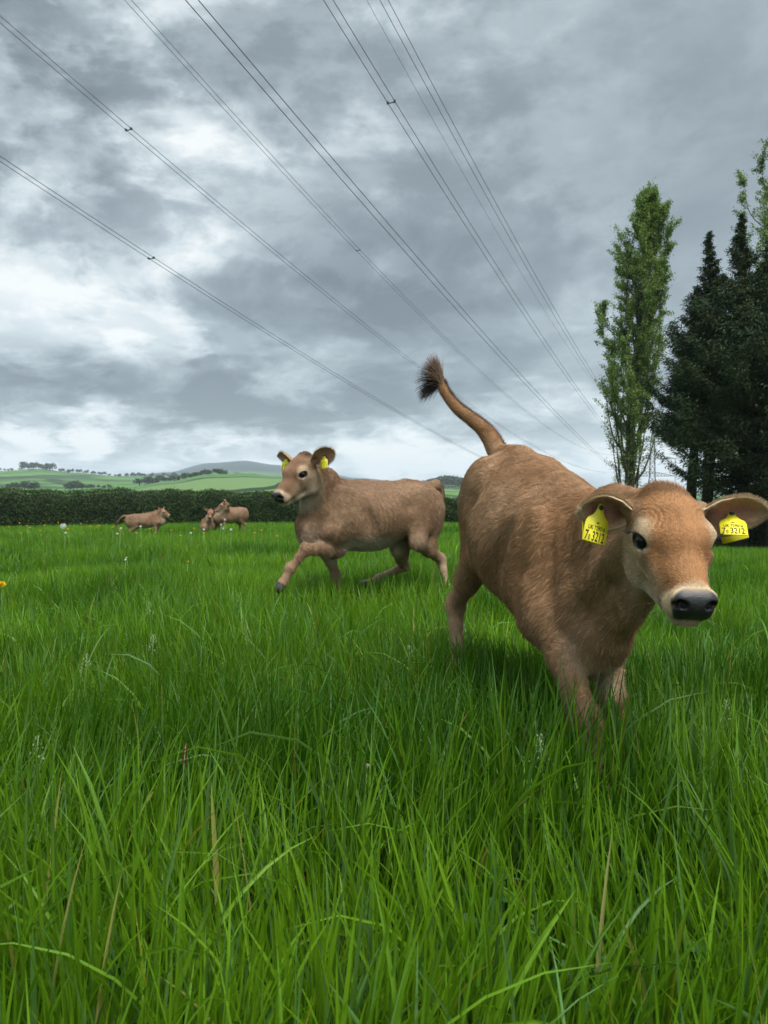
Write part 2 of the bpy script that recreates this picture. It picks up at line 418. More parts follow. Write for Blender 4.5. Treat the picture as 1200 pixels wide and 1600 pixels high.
def grass_tone(P, n):
    lf = VN.fbm(np.stack([P[:, 0] * 1.1, P[:, 1] * 1.1, P[:, 0] * 0 + 9], -1), 3)
    m_ = np.clip(.56 + (lf - .5) * 1.9 + rng.normal(0, .22, n), 0, 1)[:, None]
    c = np.array([.028, .092, .004]) * (1 - m_) + np.array([.130, .255, .009]) * m_
    bl = (rng.random(n) < .16)[:, None]                                        # blue-green waxy blades
    c = np.where(bl, np.array([.085, .180, .040]) * rng.uniform(.7, 1.3, (n, 1)), c)
    return c
def build_grass():
    V, Q, C = [], [], []; off = 0
    bands = [(.22, 1.0, 5600, 8, True, .0060, 1.0), (1.0, 3.0, 6200, 6, True, .0053, 1.0), (3.0, 7.0, 3000, 4, False, .0052, 1.0),
             (7.0, 16, 850, 3, False, .0075, 1.0), (16, 30, 260, 2, False, .016, .95), (30, 52, 80, 2, False, .032, .95)]
    for (d0, d1, dens, nseg, fold, w0, hs) in bands:
        m0 = 1.35 if d0 < 3 else 1.8
        area = (d1 - d0) * ((d0 + d1) * .56 + 2 * m0) ; n = int(area * dens)
        y = np.sqrt(rng.uniform(d0 ** 2, d1 ** 2, n)); x = rng.uniform(-1, 1, n) * (y * .56 + m0)
        # tussocks: pull blades into bunches
        cl = VN(np.stack([x * 9, y * 9, x * 0], -1)); keep = rng.random(n) < .20 + 1.35 * cl
        x, y = x[keep], y[keep]; n = len(x)
        if d0 < 7:
            q = np.stack([x, y], -1); cell = .055; ctr = (np.floor(q / cell) + .5) * cell
            jit = VN(np.stack([ctr[:, 0] * 31, ctr[:, 1] * 31, x * 0 + 2], -1))
            q = q + (ctr - q) * .45 * (jit[:, None] > .35); x, y = q[:, 0], q[:, 1]
        P = np.stack([x, y, ground_h(x, y) - .01], -1)
        lf = VN.fbm(np.stack([x * .9 + 3, y * .9, x * 0], -1), 3); mf = VN(np.stack([x * 4, y * 4, x * 0 + 7], -1))
        base = np.interp(np.hypot(x, y), [0, 1.0, 2.2, 4, 8, 20, 50], [.31, .33, .31, .25, .24, .28, .28])
        lf2 = np.clip((lf - .5) * 2.4 + .5, 0, 1); h = base * (.70 + .42 * lf2 + .26 * (mf - .5)) * rng.uniform(.55, 1.18, n) * hs
        # a lush patch in front of the calf
        h *= 1 + .30 * np.exp(-((x - .45) ** 2 / .30 ** 2 + (y - 1.50) ** 2 / .22 ** 2))
        h *= 1 - .20 * np.exp(-((x - .60) ** 2 / .14 ** 2 + (y - 1.78) ** 2 / .16 ** 2))
        w = w0 * rng.uniform(.5, 1.3, n) * np.where(rng.random(n) < .18, 1.6, 1.0)
        fl = VN(np.stack([x * 1.3, y * 1.3, x * 0 + 20], -1)) * 4 * math.pi
        yaw = np.where(rng.random(n) < .45, fl + rng.normal(0, .6, n), rng.uniform(0, 2 * math.pi, n))
        lean = np.abs(rng.normal(.08, .12, n)); curl = np.abs(rng.normal(.18, .38, n))
        big = rng.random(n) < .015; curl = np.where(big, rng.uniform(1.2, 2.4, n), curl); h = np.where(big, h * 1.3, h)
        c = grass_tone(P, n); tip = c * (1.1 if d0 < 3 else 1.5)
        dry = rng.random(n) < .012
        tip = np.where(dry[:, None], np.array([.42, .22, .05]), tip)
        c = np.where(((rng.random(n) < .005) & ~big)[:, None], np.array([.36, .28, .10]), c)
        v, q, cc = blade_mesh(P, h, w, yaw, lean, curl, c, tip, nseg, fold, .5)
        V.append(v); Q.append(q + off); C.append(cc); off += len(v)
    # broader arching blades close to the lens
    n = 200
    y = rng.uniform(.45, 3.2, n); x = rng.uniform(-1, 1, n) * (y * .56 + .5)
    P = np.stack([x, y, ground_h(x, y) - .01], -1)
    c = grass_tone(P, n)
    v, q, cc = blade_mesh(P, rng.uniform(.30, .46, n), rng.uniform(.006, .0095, n), rng.uniform(0, 6.28, n), np.abs(rng.normal(.1, .1, n)), rng.uniform(.3, 2.2, n), c, c * .95, 10, True)
    V.append(v); Q.append(q + off); C.append(cc); off += len(v)
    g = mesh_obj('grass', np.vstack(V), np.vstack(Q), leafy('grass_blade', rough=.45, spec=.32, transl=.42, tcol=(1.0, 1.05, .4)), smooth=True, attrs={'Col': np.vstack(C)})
    tag(g, 'long lush green pasture grass covering the whole field', 'grass', kind='stuff')
if want('grass'): build_grass()
# ------------------------------------------------------------------ calves
class Field:
    """signed distance field sampled on a grid whose spacing may vary; pieces blend smoothly"""
    def __init__(s, xs, ys, zs):
        s.ax = [np.asarray(a, np.float32) for a in (xs, ys, zs)]
        s.F = np.full([len(a) for a in s.ax], 1.0, np.float32)
    def sub(s, lo, hi):
        sl = []
        for a, l, h in zip(s.ax, lo, hi):
            i0 = max(int(np.searchsorted(a, l)) - 1, 0); i1 = min(int(np.searchsorted(a, h)) + 2, len(a))
            if i1 <= i0 + 1: return None, None
            sl.append(slice(i0, i1))
        g = np.meshgrid(s.ax[0][sl[0]], s.ax[1][sl[1]], s.ax[2][sl[2]], indexing='ij')
        return tuple(sl), np.stack(g, -1)
    def put(s, lo, hi, fn, k=.02, op='add'):
        m_ = k * 1.2 + .03
        sl, P = s.sub(np.asarray(lo) - m_, np.asarray(hi) + m_)
        if sl is None: return
        d = fn(P).astype(np.float32); a = s.F[sl]
        if op == 'add':
            h = np.maximum(k - np.abs(a - d), 0) / k; s.F[sl] = np.minimum(a, d) - h * h * k * .25
        elif op == 'cut':
            h = np.maximum(k - np.abs(a + d), 0) / k; s.F[sl] = np.maximum(a, -d) + h * h * k * .25
        else: s.F[sl] = a + d
    def cone(s, a, b, ra, rb, side=None, k=.02, op='add'):
        """tapered limb; ra, rb are radii or (across, deep) pairs with 'side' the across direction"""
        a, b = np.asarray(a, float), np.asarray(b, float)
        ra = np.broadcast_to(np.asarray(ra, float), (2,)); rb = np.broadcast_to(np.asarray(rb, float), (2,))
        X = b - a; L = np.linalg.norm(X) + 1e-9; X = X / L
        if side is None: side = np.cross(X, [0.13, .21, .97])
        Y = np.asarray(side, float); Y = Y - X * (Y @ X); Y /= np.linalg.norm(Y) + 1e-9; Z = np.cross(X, Y)
        r = max(ra.max(), rb.max())
        def fn(P):
            q = P - a.astype(np.float32); x = q @ X.astype(np.float32); t = np.clip(x / L, 0, 1)
            y = q @ Y.astype(np.float32); z = q @ Z.astype(np.float32); e = x - t * L
            w = ra[0] + (rb[0] - ra[0]) * t; h = ra[1] + (rb[1] - ra[1]) * t; mn = np.minimum(w, h)
            return (np.sqrt((y / w) ** 2 + (z / h) ** 2 + (e / mn) ** 2) - 1) * mn
        s.put(np.minimum(a, b) - r, np.maximum(a, b) + r, fn, k, op)
    def chain(s, pts, rad, side=None, k=.02):
        for i in range(len(pts) - 1): s.cone(pts[i], pts[i + 1], rad[i], rad[i + 1], side, k)
    def ell(s, c, r, R=None, k=.02, op='add'):
        c = np.asarray(c, float); r = np.asarray(r, float); R = np.eye(3) if R is None else np.asarray(R, float)
        ext = np.sqrt(((R * r) ** 2).sum(1))
        def fn(P):
            q = (P - c.astype(np.float32)) @ R.astype(np.float32)
            k0 = np.linalg.norm(q / r.astype(np.float32), axis=-1); k1 = np.linalg.norm(q / (r * r).astype(np.float32), axis=-1) + 1e-6
            return np.where(k0 < .3, (k0 - 1) * r.min(), k0 * (k0 - 1) / k1)
        s.put(c - ext, c + ext, fn, k, op)
    def mesh(s):
        """naive surface nets"""
        F_ = s.F; ins = F_ < 0; nx, ny, nz = F_.shape
        cnt = np.zeros((nx - 1, ny - 1, nz - 1), np.uint8)
        for a in (0, 1):
            for b in (0, 1):
                for c in (0, 1): cnt += ins[a:nx - 1 + a, b:ny - 1 + b, c:nz - 1 + c]
        I = np.argwhere((cnt > 0) & (cnt < 8)); idx = np.full(cnt.shape, -1, np.int32); idx[tuple(I.T)] = np.arange(len(I))
        cor = [(a, b, c) for a in (0, 1) for b in (0, 1) for c in (0, 1)]
        val = np.stack([F_[I[:, 0] + a, I[:, 1] + b, I[:, 2] + c] for a, b, c in cor], 1)
        X0 = np.stack([s.ax[d][I[:, d]] for d in range(3)], 1); X1 = np.stack([s.ax[d][I[:, d] + 1] for d in range(3)], 1)
        cp = np.array(cor, np.float32); acc = np.zeros((len(I), 3), np.float32); n = np.zeros(len(I), np.float32)
        for p in range(8):
            for q in range(p + 1, 8):
                if np.abs(cp[p] - cp[q]).sum() != 1: continue
                a, b = val[:, p], val[:, q]; m_ = (a < 0) != (b < 0)
                t = np.where(m_, a / np.where(a - b == 0, 1, a - b), 0)[:, None]
                acc += np.where(m_[:, None], cp[p] + (cp[q] - cp[p]) * t, 0); n += m_
        V = X0 + (X1 - X0) * (acc / n[:, None]); Q = []
        for d in range(3):
            a0 = [slice(None)] * 3; a1 = [slice(None)] * 3; a0[d] = slice(0, -1); a1[d] = slice(1, None)
            A_, B_ = ins[tuple(a0)], ins[tuple(a1)]; E = np.argwhere(A_ != B_)
            o1, o2 = [(1, 2), (2, 0), (0, 1)][d]
            ok = (E[:, o1] > 0) & (E[:, o2] > 0) & (E[:, o1] < F_.shape[o1] - 1) & (E[:, o2] < F_.shape[o2] - 1); E = E[ok]
            def g(du, dv):
                J = E.copy(); J[:, o1] -= du; J[:, o2] -= dv; return idx[tuple(J.T)]
            q = np.stack([g(1, 1), g(0, 1), g(0, 0), g(1, 0)], 1); fl = ~A_[tuple(E.T)]
            q[fl] = q[fl][:, ::-1]; Q.append(q)
        return V, np.vstack(Q)

def vert_normals(V, Q):
    n = np.cross(V[Q[:, 2]] - V[Q[:, 0]], V[Q[:, 3]] - V[Q[:, 1]]); N = np.zeros_like(V)
    for k in range(4): np.add.at(N, Q[:, k], n)
    return unit(N)
def smooth_mesh(V, Q, it, lam=.5):
    E = np.vstack([Q[:, [0, 1]], Q[:, [1, 2]], Q[:, [2, 3]], Q[:, [3, 0]]]); E = np.unique(np.sort(E, 1), axis=0)
    dg = np.bincount(E.ravel(), minlength=len(V)).astype(np.float32)[:, None]
    for _ in range(it):
        A_ = np.zeros_like(V)
        for d in range(3): A_[:, d] = np.bincount(E[:, 0], V[E[:, 1], d], len(V)) + np.bincount(E[:, 1], V[E[:, 0], d], len(V))
        V = V + lam * (A_ / np.maximum(dg, 1) - V)
    return V
def frame_ypr(yaw, pitch, roll):
    """columns: forward, left, up.  yaw from +x towards +y, pitch positive nose down, roll about forward"""
    M = Matrix.Rotation(yaw, 3, 'Z') @ Matrix.Rotation(pitch, 3, 'Y') @ Matrix.Rotation(roll, 3, 'X')
    return np.array(M)

TOR = np.array([  # x, top, bottom, half width   (metres, x = 0 at the hips, .65 at the shoulders)
    [-.205, .045, -.045, .045], [-.185, .085, -.085, .08], [-.14, .125, -.13, .12], [-.05, .155, -.175, .146], [.05, .162, -.18, .152], [.15, .162, -.225, .172],
    [.27, .165, -.250, .204], [.38, .17, -.262, .210], [.50, .175, -.25, .182], [.60, .175, -.235, .150], [.68, .165, -.225, .126],
    [.76, .14, -.205, .090], [.83, .06, -.20, .09], [.875, -.03, -.16, .05]])
_tx = np.linspace(-.205, .875, 120); _tt = np.stack([np.interp(_tx, TOR[:, 0], TOR[:, k]) for k in (1, 2, 3)], 1)
_kern = np.hanning(13); _kern /= _kern.sum()
_tp = np.pad(_tt, ((6, 6), (0, 0)), mode='edge'); _tt = np.stack([np.convolve(_tp[:, k], _kern, 'valid') for k in range(3)], 1)

class Calf:
    def __init__(s, spec):
        s.__dict__.update(spec)
        s.P0, s.P1 = np.asarray(s.hip, float), np.asarray(s.shoulder, float)
        tl = np.array(s.tail, float); k = np.linspace(0, len(tl) - 1, 5 * len(tl)); i0 = np.arange(len(tl))
        tl = np.stack([np.interp(k, i0, tl[:, d]) for d in range(3)], 1); tr = np.interp(k, i0, s.tail_r)
        for _ in range(6): tl[1:-1] = (tl[:-2] + 2 * tl[1:-1] + tl[2:]) / 4
        s.tail, s.tail_r = list(tl), list(tr)
        X = unit(s.P1 - s.P0); s.s = s.scale
        Y = unit(np.cross([0, 0, 1.0], X)); Z = np.cross(X, Y)
        ro = getattr(s, 'roll', 0.0); Y, Z = Y * math.cos(ro) + Z * math.sin(ro), Z * math.cos(ro) - Y * math.sin(ro)
        s.T = np.stack([X, Y, Z], 1)
        s.stretch = np.linalg.norm(s.P1 - s.P0) / (.65 * s.s)
        s.H = frame_ypr(*s.head_ypr); s.hc = np.asarray(s.head, float); s.hs = s.head_scale; s.hv = s.head_scale * np.array([1, s.__dict__.get('head_wide', 1.0), 1])
    def tp(s, x, y, z): return s.P0 + s.T @ (np.array([x * s.stretch, y, z]) * s.s)
    def hp(s, x, y, z): return s.hc + s.H @ (np.array([x, y, z]) * s.hv)
    def build_field(s, fine, coarse):
        # bounding box
        pts = [s.tp(-.25, 0, 0), s.tp(.9, 0, 0)] + [s.hp(.24, 0, -.05), s.hp(-.15, 0, 0)] + [p for L in s.legs.values() for p in L] + [p for p in s.tail]
        pts = np.array(pts); lo, hi = pts.min(0) - .27 * s.s, pts.max(0) + .27 * s.s
        lo[2] = max(lo[2], pts[:, 2].min() - .06); hi[2] = max(s.tp(0, 0, .2)[2], s.tp(.6, 0, .2)[2], s.hp(-.1, 0, .16)[2], max(p[2] for p in s.tail)) + .04
        hb = np.array([s.hp(x, y, z) for x in (-.15, .235) for y in (-.11, .11) for z in (-.14, .14)])
        hl, hh = hb.min(0) - .02, hb.max(0) + .02
        ax = []
        for d in range(3):
            if fine < coarse:
                a, l, h, b = lo[d], max(hl[d], lo[d]), min(hh[d], hi[d]), hi[d]
                segs = []
                if l > a: segs.append(np.arange(l, a, -coarse)[::-1][:-1])
                segs.append(np.arange(l, h, fine)); segs.append(np.arange(segs[-1][-1] + fine, b, coarse))
                ax.append(np.concatenate(segs))
            else: ax.append(np.arange(lo[d], hi[d], coarse))
        f = s.f = Field(*ax); S = s.s; T = s.T; H = s.H; hs = s.hs; tp, hp = s.tp, s.hp
        side = T[:, 1]
        # --- torso
        P0, st = s.P0, s.stretch
        sag = getattr(s, 'arch', 0.0)
        def torso(P):
            q = (P - P0.astype(np.float32)) @ T.astype(np.float32) / S; x = q[..., 0] / st
            xc = np.clip(x, -.205, .875)
            tp_, bt, w = (np.interp(xc, _tx, _tt[:, k]) for k in range(3))
            w = w * s.girth
            ar = sag * np.sin(np.clip((xc + .2) / 1.05, 0, 1) * math.pi)
            c, h = (tp_ + bt) / 2 + ar, (tp_ - bt) / 2 * (.5 + .5 * s.girth)
            zz = (q[..., 2] - c) / h
            ww = w * (1 - .20 * np.clip(zz, 0, 1) ** 1.5)                     # narrower towards the spine
            ex = (x - xc) * st
            return (np.sqrt((q[..., 1] / ww) ** 2 + zz ** 2 + (ex / .04) ** 2) - 1) * np.minimum(w, h) * S * .8
        c8 = np.array([tp(x, y, z) for x in (-.24, .92) for y in (-.24, .24) for z in (-.3, .26)])
        f.put(c8.min(0), c8.max(0), torso, .03)
        # spine, hip bones, tail head
        f.cone(tp(-.16, 0, .11 + sag * .3), tp(.06, 0, .145 + sag * .6), .03 * S, .03 * S, k=.03)
        f.cone(tp(.40, 0, .145 + sag), tp(.64, 0, .145 + sag * .6), .032 * S, .03 * S, k=.04)
        for y in (-1, 1):
            f.ell(tp(.02, y * .112, .075), np.array([.045, .03, .025]) * S, T, k=.07)
            f.ell(tp(-.17, y * .055, .045), np.array([.03, .028, .035]) * S, T, k=.05)
            # shoulder blade, ribs spring
            R = T @ np.array(Matrix.Rotation(.30, 3, 'Y'))
            f.ell(tp(.60, y * .108 * s.girth, .0), np.array([.085, .040, .16]) * S, R, k=.05)
            f.ell(tp(.685, y * .098, -.10), np.array([.075, .055, .085]) * S, T, k=.05)
            f.ell(tp(.02, y * .11, -.03), np.array([.13, .07, .16]) * S, T, k=.06)          # thigh muscle
            f.ell(tp(-.12, y * .075, -.06), np.array([.075, .065, .15]) * S, T, k=.05)
        for y in (-1, 1):
            f.ell(tp(.155, y * .205, .025), np.array([.055, .030, .05]) * S, T, k=.05, op='cut')      # hollow in front of the hip
            f.ell(tp(.50, y * .188, -.03), np.array([.035, .026, .13]) * S, T @ np.array(Matrix.Rotation(.25, 3, 'Y')), k=.05, op='cut')   # crease behind the shoulder
        # brisket
        f.cone(tp(.80, 0, -.11), tp(.66, 0, -.26), (.050 * S, .065 * S), (.045 * S, .045 * S), side, k=.05)
        # belly tuck / navel
        f.ell(tp(.30, 0, -.235), np.array([.05, .018, .03]) * S, T, k=.05)
        # --- legs
        for n, L in s.legs.items():
            y = 1 if n[1] == 'L' else -1; L = [np.asarray(p, float) for p in L]
            if n[0] == 'F':
                el, kn, fe, ho = L; sh = tp(.70, y * .098, -.10)
                f.cone(sh, el, (.054 * S, .078 * S), (.037 * S, .050 * S), side, k=.045)
                f.cone(tp(.60, y * .105, -.05), el + .02 * S * T[:, 2], (.044 * S, .09 * S), (.035 * S, .045 * S), side, k=.05)
                m = el + (kn - el) * .35
                f.chain([el, m, kn], [(.038 * S, .048 * S), (.032 * S, .039 * S), (.026 * S, .029 * S)], side, k=.03)
                f.ell(kn, np.array([.029, .029, .038]) * S, k=.02)
                f.chain([kn, kn + (fe - kn) * .3, fe], [.029 * S, .0235 * S, .025 * S], None, k=.02)
                f.ell(fe, np.array([.030, .030, .032]) * S, k=.02)
                f.cone(fe, ho, .023 * S, .027 * S, k=.015)
            else:
                sf, hk, fe, ho = L; hj = tp(.0, y * .10, -.02)
                f.cone(hj, sf, (.066 * S, .12 * S), (.040 * S, .056 * S), side, k=.05)
                f.cone(tp(-.12, y * .085, -.02), sf + (hk - sf) * .45, (.050 * S, .070 * S), (.034 * S, .046 * S), side, k=.045)
                f.chain([sf, sf + (hk - sf) * .5, hk], [(.042 * S, .054 * S), (.033 * S, .041 * S), (.025 * S, .032 * S)], side, k=.03)
                back = unit(hk - sf); hb_ = hk + unit(np.cross(side, unit(fe - hk)) * 1.0) * 0
                bw = unit((hk - sf) - unit(fe - hk) * ((hk - sf) @ unit(fe - hk)))          # point of the hock
                pt = hk + bw * .030 * S - unit(fe - hk) * .028 * S
                f.cone(sf + (hk - sf) * .45 + bw * .045 * S, pt, .022 * S, .0145 * S, k=.02)
                f.cone(pt, hk + (fe - hk) * .22 + bw * .012 * S, .017 * S, .018 * S, k=.025)
                f.ell(hk, np.array([.032, .032, .042]) * S, k=.02)
                f.chain([hk, hk + (fe - hk) * .35, fe], [(.028 * S, .033 * S), (.022 * S, .026 * S), (.024 * S, .026 * S)], side, k=.02)
                f.ell(fe, np.array([.030, .030, .032]) * S, k=.02)
                f.cone(fe, ho, .023 * S, .027 * S, k=.015)
            d = unit(ho - fe); f.cone(ho - d * .005, ho + d * .03 * S, .027 * S, .034 * S, k=.008)
        # --- tail
        tl = [np.asarray(p, float) for p in s.tail]
        f.chain([tp(-.10, 0, .11)] + tl, [.04 * S] + list(s.tail_r), None, k=.02)
        # --- neck
        nk = getattr(s, 'neck_mid', None)
        n0, n0b = tp(.66, 0, .03), tp(.74, 0, -.05)
        n2 = hp(-.115, 0, .0)
        n1 = np.asarray(nk, float) if nk is not None else (n0 * .45 + n2 * .55)
        ns = unit(side + H[:, 1] * .6)
        f.chain([n0, n1, n2], [(.098 * S, .150 * S), (.064 * S, .108 * S), (.056 * S, .084 * S)], ns, k=.06)
        f.chain([tp(.78, 0, -.14), (tp(.80, 0, -.08) + hp(-.09, 0, -.10)) / 2 , hp(-.06, 0, -.10)], [(.05 * S, .08 * S), (.032 * S, .06 * S), (.03 * S, .045 * S)], ns, k=.06)
        # jugular groove / strap muscle
        for y in (-1, 1):
            f.cone(hp(-.09, y * .06, -.03), tp(.76, y * .060, -.08), .022 * S, .035 * S, k=.035)
        # --- head
        def he(c, r, k=.02, op='add', rot=None):
            R = H if rot is None else H @ np.array(rot); f.ell(hp(*c), np.array(r) * s.hv, R, k * hs, op)
        def hcn(a, b, ra, rb, k=.02, op='add'): f.cone(hp(*a), hp(*b), np.array(ra) * hs, np.array(rb) * hs, H[:, 1], k * hs, op)
        he((-.055, 0, .02), (.085, .074, .078), .03)
        he((-.010, 0, .034), (.098, .070, .046), .03)
        he((-.092, 0, .066), (.040, .044, .032), .035)                        # poll
        he((-.050, 0, .060), (.055, .056, .026), .03)
        hcn((.015, 0, -.005), (.150, 0, -.040), (.056, .062), (.036, .040), .03)
        hcn((.03, 0, .030), (.165, 0, -.020), (.034, .020), (.028, .018), .02)      # nasal bone
        hcn((-.02, 0, -.045), (.13, 0, -.072), (.048, .055), (.030, .028), .03)
        for y in (-1, 1):
            he((.016, y * .058, .024), (.042, .028, .036), .025)                     # orbit
            hcn((.045, y * .058, -.012), (-.045, y * .066, -.020), (.014, .016), (.014, .02), .03)   # cheek bone
            he((-.040, y * .050, -.058), (.066, .028, .072), .025)                   # masseter
            hcn((-.050, y * .040, -.104), (.09, y * .021, -.100), .024, .018, .025)
            hcn((-.075, y * .050, .042), (-.095, y * .086, .050), .028, .017, .03)   # ear root
            he((.168, y * .023, -.066), (.040, .026, .028), .015)                    # upper lip
            he((.196, y * .026, -.036), (.022, .020, .022), .012)                    # wing of the nostril
            hcn((.04, y * .048, -.03), (.12, y * .036, -.052), (.018, .026), (.014, .022), .03)
        he((.178, 0, -.048), (.036, .041, .036), .02)
        he((.200, 0, -.044), (.020, .032, .029), .012)                              # nose pad
        hcn((.08, 0, -.098), (.158, 0, -.100), (.022, .018), (.024, .014), .02)      # lower jaw and chin
        he((.170, 0, -.1005), (.022, .030, .013), .012)
        if fine < .008:
            for y in (-1, 1):
                he((.215, y * .0275, -.038), (.015, .0115, .0095), .005, 'cut', Matrix.Rotation(y * .5, 3, 'X'))
                he((.207, y * .038, -.046), (.012, .0075, .005), .004, 'cut', Matrix.Rotation(y * .9, 3, 'X'))
                # mouth line
                hcn((.200, y * .002, -.0855), (.183, y * .034, -.0865), .0022, .0022, .006, 'cut')
                hcn((.183, y * .036, -.0865), (.11, y * .046, -.077), (.0035, .0022), (.0035, .0018), .007, 'cut')
                # lids, then the slit the eyeball looks out of
                he((.022, y * .0665, .020), (.0280, .0195, .0245), .010)
                he((.037, y * .086, .0185), (.0250, .026, .0175), .004, 'cut', Matrix.Rotation(-y * .75, 3, 'Z') @ Matrix.Rotation(-.18, 3, 'Y'))
                # tear crease in front of the eye
                hcn((.040, y * .076, .008), (.060, y * .062, -.006), .0028, .0018, .008, 'cut')
                # skin folds curling round the eye
                ec = hp(.005, y * .070, .022).astype(np.float32)
                def folds(P, y=y, ec=ec):
                    q = (P - s.hc.astype(np.float32)) @ H.astype(np.float32) / s.hv.astype(np.float32)
                    dx_, dz_, dy_ = q[..., 0] - .005, q[..., 2] - .030, q[..., 1] * y
                    r = np.sqrt(dx_ ** 2 + (dy_ - .078) ** 2 * 1.0 + dz_ ** 2 * .35)
                    win = sstep(.036, .042, r) * (1 - sstep(.060, .070, r)) * sstep(.0, .02, q[..., 2] - .03) * sstep(-.065, -.03, dx_) * (1 - sstep(.03, .06, dx_)) * sstep(.01, .025, dy_)
                    return np.sin(r / .0105 * 2 * math.pi) * .0014 * win * hs
                f.put(ec - .075, ec + .075, folds, .01, 'warp')
        # skin folds on neck and throat
        fold_p = [(unit(T[:, 0]), .0035)]
        return f

def coat_colour(s, P, N):
    """albedo of the coat at skin points (markings only)"""
    q = (P - s.P0) @ s.T / s.s; q[:, 0] /= s.stretch
    h = (P - s.hc) @ s.H / s.hv
    n = len(P)
    nz = VN.fbm(P * 9 + 3, 4); nz2 = VN.fbm(P * 40, 3); ns_ = VN.fbm(P * 3.2 + 11, 3)
    fawn, rust, cream, pale, dark = (np.array(c) for c in s.pal)
    c = np.tile(fawn, (n, 1))
    def mixc(c, col_, w): w = np.clip(w, 0, 1)[:, None]; return c * (1 - w) + col_ * w
    c = mixc(c, rust, sstep(.35, .8, ns_) * .45)
    c = mixc(c, dark, sstep(.50, .80, nz) * .16)
    # darker line of the back
    c = mixc(c, rust * .8, sstep(.10, .19, q[:, 2]) * .5 * (1 - sstep(.75, .9, q[:, 0])))
    # pale belly, brisket, inner legs
    c = mixc(c, pale, sstep(s.__dict__.get('pale_z', -.16) + .05 * (nz - .5), s.__dict__.get('pale_z', -.16) - .09, q[:, 2]) * .85 * sstep(.0, .2, q[:, 0]) * (1 - sstep(.58, .70, q[:, 0])) * sstep(-.40, -.33, q[:, 2]) * (1 - .85 * np.exp(-((q[:, 0] - .17) / .12) ** 2) * (np.abs(q[:, 1]) > .07)))
    c = mixc(c, pale, sstep(.72, .85, q[:, 0]) * (1 - sstep(.085, .05, -np.abs(q[:, 1]) + .13)) * .0)
    c = mixc(c, pale, sstep(.66, .80, q[:, 0]) * sstep(.13, .03, np.abs(q[:, 1])) * sstep(-.03, -.17, q[:, 2] + .08 * (nz - .5)) * .8 * (1 - sstep(.86, .93, q[:, 0])) * sstep(-.32, -.26, q[:, 2]))
    legz = sstep(-.32, -.46, q[:, 2])
    c = mixc(c, cream, legz * (.42 + .4 * (nz - .5)))
    # back of the thighs
    c = mixc(c, cream, sstep(-.13, -.21, q[:, 0]) * sstep(.05, -.1, q[:, 2]) * .4)
    # ---- head
    hw = (1 - sstep(.185, .25, np.linalg.norm((h - np.array([.045, 0, -.01])) * [.95, 1, 1], axis=1))) * sstep(-.15, -.09, h[:, 0])
    hcx = np.tile(fawn * .96, (n, 1))
    ay = np.abs(h[:, 1])
    top = sstep(-.005, .03, h[:, 2] + h[:, 0] * .33) * sstep(.078, .050, ay - .01 * (nz - .5))
    hcx = mixc(hcx, rust, top * .95)
    hcx = mixc(hcx, rust * .40, sstep(-.04, -.09, h[:, 0]) * sstep(.055, .085, h[:, 2]) * .65)
    cheek = sstep(.0, -.035, h[:, 2] + h[:, 0] * .33) * sstep(.02, .04, ay)
    hcx = mixc(hcx, cream, cheek * .75 * sstep(-.12, -.02, h[:, 0]))
    ed = np.sqrt(((h[:, 0] - .016) / 1.15) ** 2 + ((ay - .078) / 1.0) ** 2 + ((h[:, 2] - .024) / 1.15) ** 2)
    hcx = mixc(hcx, cream * 1.05, (1 - sstep(.028, .052, ed + .006 * (nz - .5))) * .9)
    muz = sstep(.148, .170, h[:, 0] - .021 + .010 * (nz2 - .5) + .75 * np.clip(-.022 - h[:, 2], 0, .05) + .30 * np.clip(ay - .02, 0, .04))
    hcx = mixc(hcx, cream * 1.12, muz * .9)
    hcx = mixc(hcx, pale, sstep(-.085, -.105, h[:, 2]) * sstep(-.06, .0, h[:, 0]) * .7)
    c = c * (1 - hw[:, None]) + hcx * hw[:, None]
    # ---- bare skin: nose pad, lids, hooves
    bare = np.zeros(n)
    padc = (h[:, 0] - .175) / .045
    pad = sstep(.185, .196, h[:, 0] - .55 * np.maximum(ay - .022, 0) + .0015 * (nz2 - .5)) * sstep(-.0845, -.079, h[:, 2] ) * sstep(-.006, -.016, h[:, 2] + .5 * np.maximum(0, ay - .03)) * sstep(.053, .046, ay + .55 * np.maximum(0, -h[:, 2] - .055))
    c = mixc(c, np.array([.030, .028, .029]) * (1 + .5 * (nz2 - .4))[:, None], pad); bare = np.maximum(bare, pad)
    nost = np.exp(-(((h[:, 0] - .212) / .018) ** 2 + ((ay - .034) / .015) ** 2 + ((h[:, 2] + .041) / .011) ** 2))
    c = mixc(c, np.array([.012, .010, .010]), np.clip(nost * 2.2, 0, 1) * (pad > .0)); bare = np.maximum(bare, np.clip(nost * 3, 0, 1))
    lip = np.exp(-((h[:, 2] + .0865) / .0035) ** 2) * sstep(.10, .13, h[:, 0])
    c = mixc(c, np.array([.10, .065, .06]), lip * .8)
    e2 = np.sqrt((((h[:, 0] - .031) - (ay - .074) * -.60) / 1.30) ** 2 + ((h[:, 2] - .0185)) ** 2)
    lid = (1 - sstep(.0175, .0210, e2)) * sstep(.055, .066, ay)
    c = mixc(c, np.array([.022, .018, .018]), lid); bare = np.maximum(bare, lid)
    tear = np.exp(-(((h[:, 0] - .052) / .014) ** 2 + ((h[:, 2] - .002 + (h[:, 0] - .05) * .6) / .005) ** 2)) * sstep(.05, .06, ay)
    c = mixc(c, np.array([.06, .045, .04]), tear * .7)
